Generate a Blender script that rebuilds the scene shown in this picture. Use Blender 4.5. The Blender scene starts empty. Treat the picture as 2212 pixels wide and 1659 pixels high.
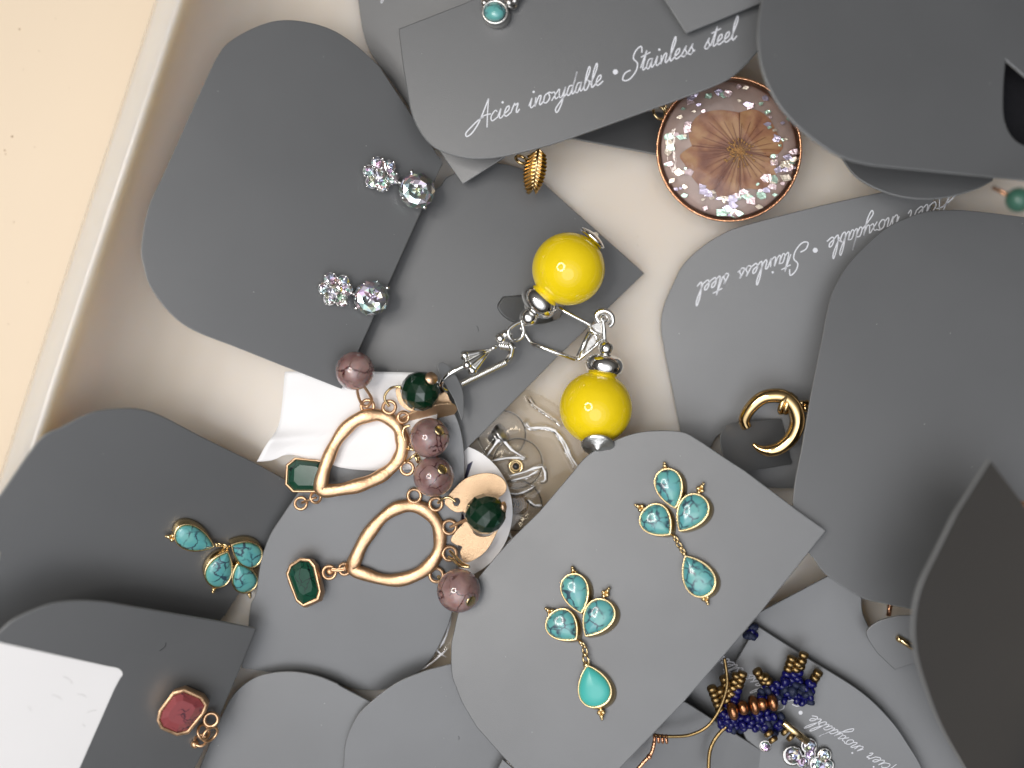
import bpy, math, random
from mathutils import Vector, Matrix
random.seed(7)
D = bpy.data
C = bpy.context.scene.collection
sc = bpy.context.scene

# ------------------------------------------------------------------ camera, world, lamps
# Work in millimetres; the picture plane z=0 spans 221.2 x 165.9 mm seen from HC mm above the tray floor.
HC = 260.0
cam_d = D.cameras.new('camera'); cam = D.objects.new('camera', cam_d); C.objects.link(cam)
cam.location = (0, 0, HC / 1000)
cam_d.sensor_width = 36.0
cam_d.lens = 36.0 * HC / 221.2
cam_d.clip_start = 0.005; cam_d.clip_end = 20
cam_d.dof.use_dof = True
cam_d.dof.focus_distance = (HC - 12) / 1000
cam_d.dof.aperture_fstop = 4.6
sc.camera = cam

world = D.worlds.new('World'); sc.world = world; world.use_nodes = True
wn = world.node_tree; wn.nodes.clear()
wo = wn.nodes.new('ShaderNodeOutputWorld'); wb = wn.nodes.new('ShaderNodeBackground')
wt = wn.nodes.new('ShaderNodeTexCoord'); wx = wn.nodes.new('ShaderNodeSeparateXYZ'); wr = wn.nodes.new('ShaderNodeValToRGB')
wn.links.new(wt.outputs['Generated'], wx.inputs[0]); wn.links.new(wx.outputs['Z'], wr.inputs[0])
wr.color_ramp.elements[0].position = 0.0; wr.color_ramp.elements[0].color = (0.05, 0.045, 0.04, 1)
wr.color_ramp.elements[1].position = 0.95; wr.color_ramp.elements[1].color = (0.34, 0.33, 0.32, 1)
e = wr.color_ramp.elements.new(0.45); e.color = (0.09, 0.085, 0.08, 1)
wn.links.new(wr.outputs[0], wb.inputs['Color']); wb.inputs['Strength'].default_value = 0.68
wn.links.new(wb.outputs[0], wo.inputs['Surface'])

def area(name, loc, target, size, power, color, shape='DISK', sy=None, data=None):
    l = data or D.lights.new(name, 'AREA')
    if data is None:
        l.shape = shape; l.size = size; l.energy = power; l.color = color
        if sy: l.size_y = sy
    o = D.objects.new(name, l); C.objects.link(o)
    o.location = loc
    o.rotation_euler = (Vector(target) - Vector(loc)).to_track_quat('-Z', 'Y').to_euler()
    return o
# ring lamp to the left of the camera: twelve diffused segments on a circle
RL = Vector((-0.195, 0.03, 0.42)); RT = Vector((0.0, 0.0, 0.0))
rq = (RT - RL).to_track_quat('-Z', 'Y')
seg = None
for k in range(12):
    a = k * math.tau / 12
    off = rq @ Vector((math.cos(a) * 0.090, math.sin(a) * 0.090, 0))
    o = area('ring_lamp_segment', RL + off, RT + off, 0.036, 0.100, (1.0, 0.955, 0.90), data=seg)
    seg = o.data
# broad soft ceiling panel on the near side of the table
for sz_, pw_ in ((0.9, 4.2), (1.7, 4.8), (2.6, 7.0)):      # nested diffusers: bright middle, soft edge
    area('ceiling_panel', (-0.10, -0.48, 1.22 + sz_ * 0.01), (0.0, 0.0, 0), sz_, pw_, (0.93, 0.95, 1.0))

sc.view_settings.view_transform = 'Standard'
sc.view_settings.look = 'None'
sc.view_settings.exposure = 0.0
sc.view_settings.gamma = 1.0
sc.cycles.max_bounces = 10; sc.cycles.transparent_max_bounces = 16
sc.cycles.sample_clamp_indirect = 6.0
sc.cycles.blur_glossy = 0.3
sc.cycles.use_denoising = True

# ------------------------------------------------------------------ pixel <-> place
CX, CY, S = 1106.0, 829.5, 0.1
def W(px, py, z):
    k = 1 - z / HC
    return Vector(((px - CX) * S * k, -(py - CY) * S * k, z))
class Plane:
    """a resting plane of a card, given by three picture points and their heights in mm"""
    def __init__(s, *p3):
        a, b, c = [W(*p) for p in p3]
        n = (b - a).cross(c - a).normalized()
        if n.z < 0: n = -n
        s.n = n; s.a = a.dot(n) / n.z; s.b = -n.x / n.z; s.c = -n.y / n.z
    def at(s, px, py, h=0.0):
        u, v = (px - CX) * S, -(py - CY) * S
        t = s.b * u + s.c * v; a = s.a + h / s.n.z
        z = (a + t) / (1 + t / HC)
        return W(px, py, z)
def flat(z): return Plane((0, 0, z), (500, 0, z), (0, 500, z))
def conv(x0, y0, k): return lambda pts: [tuple([x0 + p[0] * k, y0 + p[1] * k] + list(p[2:])) for p in pts]
K = 2212 / 4032
def zoom(sx, sy, sw): return conv(sx * K, sy * K, sw * K / 2212)
def tile(i, j): return conv(737.33 * i, 553.0 * j, 1 / 3)
Z1 = zoom(1200, 540, 600); Z2 = zoom(1200, 1000, 440); Z3 = zoom(1700, 1100, 800); Z4 = zoom(1250, 1350, 800)
Z5 = zoom(1100, 1850, 960); Z6 = zoom(2500, 280, 720); Z7 = zoom(2600, 2400, 900)
Z8 = conv(1700 * K, 1550 * K, 700 * K / 1659)
def one(f, x, y): return f([(x, y)])[0]

def smooth(pts, closed=True, sub=8):
    """Catmull-Rom through pts; a third value of 1 marks a sharp corner"""
    n = len(pts); out = []
    rng = range(n) if closed else range(n - 1)
    P = [Vector((p[0], p[1], 0)) if len(p) < 4 else Vector(p[:3]) for p in pts]
    sh = [len(p) > 2 and p[2] == 1 for p in pts]
    for i in rng:
        j = (i + 1) % n
        p1, p2 = P[i], P[j]
        p0 = P[i - 1] if (closed or i > 0) else p1
        p3 = P[(j + 1) % n] if (closed or j < n - 1) else p2
        if sh[i]: p0 = p1
        if sh[j]: p3 = p2
        if sh[i] and sh[j]:
            out.append((p1.x, p1.y)); continue
        for k in range(sub):
            t = k / sub
            q = 0.5 * ((2 * p1) + (p2 - p0) * t + (2 * p0 - 5 * p1 + 4 * p2 - p3) * t * t + (3 * p1 - p0 - 3 * p2 + p3) * t ** 3)
            out.append((q.x, q.y))
    if not closed: out.append((P[-1].x, P[-1].y))
    return out
def smooth3(P, closed=False, sub=6):
    P = [Vector(p) for p in P]; n = len(P); out = []
    for i in (range(n) if closed else range(n - 1)):
        p1, p2 = P[i], P[(i + 1) % n]
        p0 = P[i - 1] if (closed or i > 0) else p1
        p3 = P[(i + 2) % n] if (closed or i < n - 2) else p2
        for k in range(sub):
            t = k / sub
            out.append(0.5 * ((2 * p1) + (p2 - p0) * t + (2 * p0 - 5 * p1 + 4 * p2 - p3) * t * t + (3 * p1 - p0 - 3 * p2 + p3) * t ** 3))
    if not closed: out.append(P[-1].copy())
    return out

# ------------------------------------------------------------------ materials
MATS = {}
def mat(name, color, rough=0.5, metal=0.0, bump=0.0, bscale=800.0, var=0.0, vscale=120.0, rvar=0.0, **kw):
    if name in MATS: return MATS[name]
    m = D.materials.new(name); m.use_nodes = True; MATS[name] = m
    nt = m.node_tree; b = nt.nodes['Principled BSDF']
    b.inputs['Base Color'].default_value = (*color, 1); b.inputs['Roughness'].default_value = rough
    b.inputs['Metallic'].default_value = metal
    for k, v in kw.items():
        b.inputs[k.replace('_', ' ')].default_value = v
    tc = nt.nodes.new('ShaderNodeTexCoord')
    if bump:
        n = nt.nodes.new('ShaderNodeTexNoise'); n.inputs['Scale'].default_value = bscale; n.inputs['Detail'].default_value = 3
        nt.links.new(tc.outputs['Object'], n.inputs['Vector'])
        bp = nt.nodes.new('ShaderNodeBump'); bp.inputs['Strength'].default_value = bump; bp.inputs['Distance'].default_value = 0.0003
        nt.links.new(n.outputs['Fac'], bp.inputs['Height']); nt.links.new(bp.outputs[0], b.inputs['Normal'])
    if var or rvar:
        n = nt.nodes.new('ShaderNodeTexNoise'); n.inputs['Scale'].default_value = vscale; n.inputs['Detail'].default_value = 5
        nt.links.new(tc.outputs['Object'], n.inputs['Vector'])
        if var:
            mr = nt.nodes.new('ShaderNodeMapRange'); mr.inputs['To Min'].default_value = 1 - var; mr.inputs['To Max'].default_value = 1 + var
            nt.links.new(n.outputs['Fac'], mr.inputs['Value'])
            hs = nt.nodes.new('ShaderNodeHueSaturation'); hs.inputs['Color'].default_value = (*color, 1)
            nt.links.new(mr.outputs[0], hs.inputs['Value']); nt.links.new(hs.outputs[0], b.inputs['Base Color'])
        if rvar:
            mr = nt.nodes.new('ShaderNodeMapRange'); mr.inputs['To Min'].default_value = rough - rvar; mr.inputs['To Max'].default_value = rough + rvar
            nt.links.new(n.outputs['Fac'], mr.inputs['Value']); nt.links.new(mr.outputs[0], b.inputs['Roughness'])
    return m

def veined(name, color, vein, rough, scale, width, color2=None, c2amt=0.5, cover=0.5, flatv=False, **kw):
    """stone with thin irregular veins: distorted voronoi edges, faded in and out by a large noise"""
    m = mat(name, color, rough, **kw); nt = m.node_tree; b = nt.nodes['Principled BSDF']; L = nt.links
    tc = nt.nodes.new('ShaderNodeTexCoord')
    nz = nt.nodes.new('ShaderNodeTexNoise'); nz.inputs['Scale'].default_value = scale * 1.6; nz.inputs['Detail'].default_value = 4
    L.new(tc.outputs['Object'], nz.inputs['Vector'])
    mx = nt.nodes.new('ShaderNodeVectorMath'); mx.operation = 'MULTIPLY_ADD'
    L.new(nz.outputs['Color'], mx.inputs[0]); mx.inputs[1].default_value = (0.7 / scale,) * 3; L.new(tc.outputs['Object'], mx.inputs[2])
    vo = nt.nodes.new('ShaderNodeTexVoronoi'); vo.feature = 'DISTANCE_TO_EDGE'; vo.inputs['Scale'].default_value = scale
    L.new(mx.outputs[0], vo.inputs['Vector'])
    rp = nt.nodes.new('ShaderNodeMapRange'); rp.inputs['From Min'].default_value = width * 0.35; rp.inputs['From Max'].default_value = width
    rp.inputs['To Min'].default_value = 1; rp.inputs['To Max'].default_value = 0
    L.new(vo.outputs['Distance'], rp.inputs['Value'])
    n2 = nt.nodes.new('ShaderNodeTexNoise'); n2.inputs['Scale'].default_value = scale * 0.7
    L.new(tc.outputs['Object'], n2.inputs['Vector'])
    r2 = nt.nodes.new('ShaderNodeMapRange'); r2.inputs['From Min'].default_value = cover - 0.06; r2.inputs['From Max'].default_value = cover + 0.06
    L.new(n2.outputs['Fac'], r2.inputs['Value'])
    mu = nt.nodes.new('ShaderNodeMath'); mu.operation = 'MULTIPLY'; L.new(rp.outputs[0], mu.inputs[0]); L.new(r2.outputs[0], mu.inputs[1])
    n3 = nt.nodes.new('ShaderNodeTexNoise'); n3.inputs['Scale'].default_value = scale * 0.9; n3.inputs['Detail'].default_value = 6
    L.new(tc.outputs['Object'], n3.inputs['Vector'])
    r3 = nt.nodes.new('ShaderNodeMapRange'); r3.inputs['From Min'].default_value = 0.4; r3.inputs['From Max'].default_value = 0.65; r3.inputs['To Max'].default_value = c2amt
    L.new(n3.outputs['Fac'], r3.inputs['Value'])
    m1 = nt.nodes.new('ShaderNodeMix'); m1.data_type = 'RGBA'
    m1.inputs[6].default_value = (*color, 1); m1.inputs[7].default_value = (*(color2 or color), 1); L.new(r3.outputs[0], m1.inputs[0])
    m2 = nt.nodes.new('ShaderNodeMix'); m2.data_type = 'RGBA'
    L.new(m1.outputs[2], m2.inputs[6]); m2.inputs[7].default_value = (*vein, 1); L.new(mu.outputs[0], m2.inputs[0])
    L.new(m2.outputs[2], b.inputs['Base Color'])
    return m

def clear(name, tint, gloss_rough=0.05, body=0.0, body_col=(0.8, 0.8, 0.8), bump=0.0, bscale=300, ior=1.5):
    """thin clear plastic or resin skin: transparent with a Fresnel gloss and a little milky body"""
    if name in MATS: return MATS[name]
    m = D.materials.new(name); m.use_nodes = True; MATS[name] = m
    nt = m.node_tree; nt.nodes.clear(); L = nt.links
    out = nt.nodes.new('ShaderNodeOutputMaterial'); tr = nt.nodes.new('ShaderNodeBsdfTransparent'); tr.inputs[0].default_value = (*tint, 1)
    gl = nt.nodes.new('ShaderNodeBsdfGlossy'); gl.inputs['Roughness'].default_value = gloss_rough
    df = nt.nodes.new('ShaderNodeBsdfDiffuse'); df.inputs[0].default_value = (*body_col, 1)
    fr = nt.nodes.new('ShaderNodeFresnel'); fr.inputs[0].default_value = ior
    a = nt.nodes.new('ShaderNodeMixShader'); a.inputs[0].default_value = body; L.new(tr.outputs[0], a.inputs[1]); L.new(df.outputs[0], a.inputs[2])
    c = nt.nodes.new('ShaderNodeMixShader'); L.new(fr.outputs[0], c.inputs[0]); L.new(a.outputs[0], c.inputs[1]); L.new(gl.outputs[0], c.inputs[2])
    L.new(c.outputs[0], out.inputs[0])
    if bump:
        tc = nt.nodes.new('ShaderNodeTexCoord'); n = nt.nodes.new('ShaderNodeTexNoise'); n.inputs['Scale'].default_value = bscale; n.inputs['Detail'].default_value = 4
        L.new(tc.outputs['Object'], n.inputs['Vector'])
        bp = nt.nodes.new('ShaderNodeBump'); bp.inputs['Strength'].default_value = bump; bp.inputs['Distance'].default_value = 0.0006
        L.new(n.outputs['Fac'], bp.inputs['Height'])
        for s in (gl, fr, df): L.new(bp.outputs[0], s.inputs['Normal'])
    return m

CARD = mat('card_plastic', (0.080, 0.083, 0.086), 0.38, bump=0.14, bscale=7000, var=0.06, vscale=45, rvar=0.10, Specular_IOR_Level=1.0)
DARKCARD = mat('dark_card', (0.042, 0.042, 0.043), 0.5, bump=0.14, bscale=7000, var=0.06, vscale=45)  # darker base colour for the tilted card at the lower right
TRAY = mat('tray_plastic', (0.685, 0.61, 0.525), 0.2, var=0.04, vscale=22, bump=0.04, bscale=300, Subsurface_Weight=0.85, Subsurface_Scale=0.016)
TRAY.node_tree.nodes['Principled BSDF'].inputs['Subsurface Radius'].default_value = (1.0, 0.85, 0.65)
EDGE = mat('card_cut_edge', (0.18, 0.185, 0.185), 0.5)
COUNTER = mat('counter_laminate', (0.68, 0.56, 0.415), 0.55, var=0.03, vscale=14)
WHITE = mat('white_paper', (0.80, 0.79, 0.79), 0.6, var=0.03, vscale=60, bump=0.05, bscale=2500)
INK = mat('white_ink', (0.66, 0.67, 0.71), 0.5)
NAVYINK = mat('navy_ink', (0.02, 0.018, 0.06), 0.5)
MGOLD = mat('matte_gold', (0.70, 0.455, 0.27), 0.40, 1.0, bump=0.25, bscale=1500, var=0.06, vscale=900, rvar=0.08)
ROSEM = mat('matte_rose_gold', (0.83, 0.55, 0.36), 0.36, 1.0, bump=0.3, bscale=3500)
PLATE = mat('sandblasted_gold', (0.77, 0.54, 0.34), 0.44, 1.0, bump=0.5, bscale=6000, var=0.08, vscale=700)
GOLD = mat('bright_gold', (0.80, 0.61, 0.33), 0.2, 1.0, bump=0.1, bscale=2500)
PGOLD = mat('polished_gold', (0.74, 0.52, 0.25), 0.12, 1.0)
SILVER = mat('bright_silver', (0.90, 0.89, 0.86), 0.07, 1.0, bump=0.05, bscale=3000)
STEEL = mat('worn_steel', (0.52, 0.51, 0.49), 0.28, 1.0, bump=0.2, bscale=2500)
COPPER = mat('copper_rim', (0.80, 0.42, 0.24), 0.2, 1.0, bump=0.4, bscale=3000)
YELLOW = mat('yellow_glaze', (0.84, 0.62, 0.010), 0.24, var=0.13, vscale=190, bump=0.09, bscale=700, Coat_Weight=1.0, Coat_Roughness=0.03, Specular_IOR_Level=0.0)
TURQ = veined('turquoise', (0.13, 0.40, 0.375), (0.035, 0.07, 0.10), 0.2, 400, 0.085, (0.085, 0.33, 0.37), 0.8, 0.46, Coat_Weight=0.5, Coat_Roughness=0.08)
TURQP = mat('plain_turquoise', (0.07, 0.46, 0.41), 0.28, var=0.05, vscale=200)
GREEN = veined('green_stone', (0.006, 0.050, 0.028), (0.002, 0.006, 0.006), 0.16, 330, 0.03, (0.012, 0.07, 0.042), 0.6, 0.50)
PINK = veined('pink_stone', (0.27, 0.062, 0.068), (0.03, 0.012, 0.025), 0.2, 330, 0.035, (0.21, 0.05, 0.055), 0.6, 0.46)
GBEAD = mat('green_glass', (0.002, 0.022, 0.009), 0.12, var=0.4, vscale=500, Coat_Weight=0.5)
MAUVE = veined('mauve_quartz', (0.185, 0.112, 0.106), (0.05, 0.012, 0.014), 0.14, 300, 0.05, (0.36, 0.25, 0.235), 0.9, 0.48,
               Subsurface_Weight=1.0, Subsurface_Scale=0.005, Coat_Weight=0.6, Coat_Roughness=0.03)
NAVY = mat('navy_seed_bead', (0.005, 0.005, 0.085), 0.25)
DENIM = mat('denim_cord', (0.008, 0.014, 0.045), 0.6, bump=0.6, bscale=2500, var=0.3, vscale=600)
BRONZE = mat('bronze_seed_bead', (0.30, 0.205, 0.09), 0.33, 1.0, bump=0.3, bscale=2500)
SATIN = mat('satin_silver', (0.80, 0.80, 0.77), 0.3, 1.0, bump=0.3, bscale=1500)
DCOP = mat('dark_copper_bead', (0.42, 0.20, 0.10), 0.28, 1.0, bump=0.3, bscale=1500)
TEAL = mat('teal_bead', (0.04, 0.12, 0.085), 0.3)
SLOTSHADE = mat('slot_shade_black', (0.006, 0.006, 0.009), 0.9, bump=0.4, bscale=4000)
DARK = mat('dark_core', (0.02, 0.02, 0.022), 0.3)
GEM = mat('crystal', (0.75, 0.74, 0.78), 0.03, 0.9)
_nt = GEM.node_tree; _tc = _nt.nodes.new('ShaderNodeTexCoord'); _v = _nt.nodes.new('ShaderNodeTexVoronoi'); _v.inputs['Scale'].default_value = 900
_nt.links.new(_tc.outputs['Object'], _v.inputs['Vector'])
_h = _nt.nodes.new('ShaderNodeHueSaturation'); _nt.links.new(_v.outputs['Color'], _h.inputs['Color']); _h.inputs['Saturation'].default_value = 0.75; _h.inputs['Value'].default_value = 1.3
_m = _nt.nodes.new('ShaderNodeMix'); _m.data_type = 'RGBA'; _m.inputs[0].default_value = 0.3; _m.inputs[6].default_value = (0.68, 0.67, 0.72, 1)  # rainbow fire of the crystals mixed into their base colour
_nt.links.new(_h.outputs[0], _m.inputs[7]); _nt.links.new(_m.outputs[2], _nt.nodes['Principled BSDF'].inputs['Base Color'])
FILM = clear('bag_film', (0.82, 0.78, 0.71), 0.05, 0.04, (0.5, 0.45, 0.4), bump=0.12, bscale=90, ior=1.45)
GLINT = clear('painted_glint_film', (0.95, 0.95, 0.95), 0.10, 0.92, (0.95, 0.95, 0.97))  # white body colour paints the bright reflections along the bag folds
DISC = clear('clear_disc', (0.93, 0.92, 0.90), 0.03, 0.03)
RESIN = clear('clear_resin', (0.97, 0.96, 0.95), 0.02, 0.0, ior=1.42)

def petal_mat():
    m = mat('pressed_petal', (0.42, 0.22, 0.11), 0.6); nt = m.node_tree; b = nt.nodes['Principled BSDF']; L = nt.links
    tc = nt.nodes.new('ShaderNodeTexCoord'); n = nt.nodes.new('ShaderNodeTexNoise'); n.inputs['Scale'].default_value = 260; n.inputs['Detail'].default_value = 8
    L.new(tc.outputs['Object'], n.inputs['Vector'])
    r = nt.nodes.new('ShaderNodeValToRGB'); L.new(n.outputs['Fac'], r.inputs[0])
    r.color_ramp.elements[0].position = 0.36; r.color_ramp.elements[0].color = (0.17, 0.06, 0.033, 1)
    r.color_ramp.elements[1].position = 0.62; r.color_ramp.elements[1].color = (0.36, 0.20, 0.09, 1)
    e = r.color_ramp.elements.new(0.49); e.color = (0.28, 0.125, 0.06, 1)
    L.new(r.outputs[0], b.inputs['Base Color'])
    return m
PETAL = petal_mat()
VEIN = mat('petal_vein', (0.24, 0.09, 0.055), 0.6)
STAMEN = mat('stamen', (0.36, 0.18, 0.035), 0.6, var=0.3, vscale=900)
def shell_mat(name, col, thick):
    m = mat(name, col, 0.18, bump=0.6, bscale=1200, Metallic=0.55)
    b = m.node_tree.nodes['Principled BSDF']
    b.inputs['Thin Film Thickness'].default_value = thick; b.inputs['Thin Film IOR'].default_value = 1.6
    return m
SHELLS = [shell_mat('shell_flake_pink', (0.80, 0.62, 0.64), 380), shell_mat('shell_flake_green', (0.55, 0.8, 0.65), 500),
          shell_mat('shell_flake_lilac', (0.66, 0.60, 0.78), 620), shell_mat('shell_flake_cream', (0.85, 0.76, 0.62), 300)]
MOTHER = mat('mother_of_pearl', (0.42, 0.33, 0.30), 0.3, var=0.35, vscale=160, bump=0.4, bscale=500)

# ------------------------------------------------------------------ mesh helpers (mm, world)
class MB:
    def __init__(s): s.v = []; s.f = []; s.sm = []
    def add(s, verts, faces, sm=True):
        o = len(s.v); s.v += [Vector(p) for p in verts]; s.f += [tuple(i + o for i in f) for f in faces]; s.sm += [sm] * len(faces)
        return s
    def tube(s, pts, r, closed=False, n=8, flatten=1.0, up=None):
        pts = [Vector(p) for p in pts]; m = len(pts); rr = r if isinstance(r, (list, tuple)) else [r] * m
        if len(rr) != m: rr = [rr[min(len(rr) - 1, int(i * len(rr) / m))] for i in range(m)]
        vs = []; prev = None
        for i, p in enumerate(pts):
            a = pts[i - 1] if (i or closed) else p; b = pts[(i + 1) % m] if (i < m - 1 or closed) else p
            t = (b - a); t = t.normalized() if t.length > 1e-9 else Vector((0, 0, 1))
            u = up or prev or (Vector((0, 0, 1)) if abs(t.z) < 0.9 else Vector((1, 0, 0)))
            x = t.cross(u)
            if x.length < 1e-6: x = t.cross(Vector((1, 0.3, 0)))
            x.normalize(); y = x.cross(t).normalized(); prev = y
            for k in range(n):
                q = k * math.tau / n
                vs.append(p + x * math.cos(q) * rr[i] + y * math.sin(q) * rr[i] * flatten)
        fs = []
        for i in range(m if closed else m - 1):
            j = (i + 1) % m
            for k in range(n):
                fs.append((i * n + k, i * n + (k + 1) % n, j * n + (k + 1) % n, j * n + k))
        s.add(vs, fs)
        if not closed:
            s.add([vs[k] for k in range(n)], [tuple(range(n))[::-1]], False)
            s.add([vs[(m - 1) * n + k] for k in range(n)], [tuple(range(n))], False)
        return s
    def lathe(s, c, axis, prof, n=24, sm=True, sx=1.0, spin=0.0):
        c = Vector(c); ax = Vector(axis).normalized()
        x = ax.cross(Vector((0, 0, 1)) if abs(ax.z) < 0.95 else Vector((0, 1, 0))).normalized(); y = ax.cross(x)
        vs = []; fs = []
        for (r, h) in prof:
            for k in range(n):
                q = k * math.tau / n + spin
                vs.append(c + ax * h + x * math.cos(q) * r * sx + y * math.sin(q) * r)
        for i in range(len(prof) - 1):
            for k in range(n):
                fs.append((i * n + k, i * n + (k + 1) % n, (i + 1) * n + (k + 1) % n, (i + 1) * n + k))
        s.add(vs, fs, sm)
        if prof[0][0] > 1e-6: s.add(vs[:n], [tuple(range(n))[::-1]], False)
        if prof[-1][0] > 1e-6: s.add(vs[-n:], [tuple(range(n))], False)
        return s
    def ball(s, c, r, n=24, m=14, axis=(0, 0, 1), k=1.0, sm=True):
        return s.lathe(c, axis, [(max(1e-7, r * math.sin(math.pi * i / m)), -r * k * math.cos(math.pi * i / m)) for i in range(m + 1)], n, sm)
    def ring(s, c, normal, R, r, n=20, m=8, squash=1.0, start=0, arc=1.0):
        c = Vector(c); ax = Vector(normal).normalized()
        x = ax.cross(Vector((0, 0, 1)) if abs(ax.z) < 0.95 else Vector((0, 1, 0))).normalized(); y = ax.cross(x)
        closed = arc >= 0.999
        kk = n if closed else int(n * arc) + 1
        pts = [c + x * math.cos(start + i * math.tau / n) * R + y * math.sin(start + i * math.tau / n) * R * squash for i in range(kk)]
        return s.tube(pts, r, closed, m)
    def rings(s, loops, sm=True, cap=True, close_first=False):
        n = len(loops[0]); vs = [p for l in loops for p in l]; fs = []
        for i in range(len(loops) - 1):
            for k in range(n):
                fs.append((i * n + k, i * n + (k + 1) % n, (i + 1) * n + (k + 1) % n, (i + 1) * n + k))
        s.add(vs, fs, sm)
        if cap: s.add(loops[-1], [tuple(range(n))], False)
        if close_first: s.add(loops[0], [tuple(range(n))[::-1]], False)
        return s

def recalc(me):
    import bmesh
    bm = bmesh.new(); bm.from_mesh(me); bmesh.ops.remove_doubles(bm, verts=bm.verts, dist=1e-7)
    bmesh.ops.recalc_face_normals(bm, faces=bm.faces); bm.to_mesh(me); bm.free()
def link_mesh(name, me, m, parent, label, cat, group, kind):
    if m is not None: me.materials.append(m)
    o = D.objects.new(name, me); C.objects.link(o)
    if parent is not None:
        o.parent = parent
    if label: o['label'] = label
    if cat: o['category'] = cat
    if group: o['group'] = group
    if kind: o['kind'] = kind
    return o
def root_of(o):
    w = o.matrix_basis.copy()
    while o.parent: o = o.parent; w = o.matrix_basis @ w
    return w
def build(name, mb, m, parent=None, label=None, cat=None, group=None, kind=None, origin=None, fix=True):
    """links the builder's shapes as ONE mesh object; its vertices are stored relative to the parent or to its own base"""
    if parent is not None:
        inv = root_of(parent).inverted(); vs = [inv @ (p / 1000) for p in mb.v]; org = None
    else:
        c = sum(mb.v, Vector()) / len(mb.v) if origin is None else Vector(origin)
        vs = [(p - c) / 1000 for p in mb.v]; org = c / 1000
    me = D.meshes.new(name); me.from_pydata(vs, [], mb.f)
    me.polygons.foreach_set('use_smooth', mb.sm)
    if fix: recalc(me)
    o = link_mesh(name, me, m, parent, label, cat, group, kind)
    if org is not None: o.location = org
    return o
def thing(name, pos, label, cat, group=None):
    o = D.objects.new(name, None); C.objects.link(o); o.empty_display_size = 0.005
    o.location = Vector(pos) / 1000; o['label'] = label; o['category'] = cat
    if group: o['group'] = group
    return o
def sheet(name, outline, plane, m, th=0.6, bev=0.15, parent=None, holes=(), h=0.0, sub=8, **kw):
    """flat card cut to an outline traced on its own plane, real thickness and rounded edge, built through a 2D curve"""
    org = plane.at(sum(p[0] for p in outline) / len(outline), sum(p[1] for p in outline) / len(outline), h)
    n = plane.n; x = Vector((1, 0, 0)); x = (x - n * x.dot(n)).normalized(); y = n.cross(x)
    cu = D.curves.new(name, 'CURVE'); cu.dimensions = '2D'; cu.fill_mode = 'BOTH'
    for pts in [outline] + list(holes):
        q = smooth(pts, True, sub); sp = cu.splines.new('POLY'); sp.points.add(len(q) - 1); sp.use_cyclic_u = True
        for i, (a, b) in enumerate(q):
            w = plane.at(a, b, h) - org; sp.points[i].co = (w.dot(x), w.dot(y), 0, 1)
    cu.extrude = th / 2 - bev; cu.bevel_depth = bev; cu.bevel_resolution = 1; cu.offset = -bev
    tmp = D.objects.new('tmp', cu); C.objects.link(tmp)
    dg = bpy.context.evaluated_depsgraph_get()
    me = D.meshes.new_from_object(tmp.evaluated_get(dg)); D.objects.remove(tmp); D.curves.remove(cu)
    me.name = name; me.materials.clear()
    R = Matrix((x, y, n)).transposed().to_4x4()
    M = Matrix.Translation((org - n * th / 2) / 1000) @ R
    me.transform(Matrix.Scale(0.001, 4))
    for p in me.polygons: p.use_smooth = False
    me.materials.append(m)
    if m is CARD:
        me.materials.append(EDGE)
        for p in me.polygons:
            if abs(p.normal.z) < 0.8: p.material_index = 1
        if kw.get('back'): me.materials[0] = kw['back']  # swaps in another face material
    o = link_mesh(name, me, None, parent, kw.get('label'), kw.get('cat'), kw.get('group'), kw.get('kind'))
    if parent is not None: me.transform(root_of(parent).inverted() @ M)
    else: o.matrix_basis = M
    return o

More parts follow.
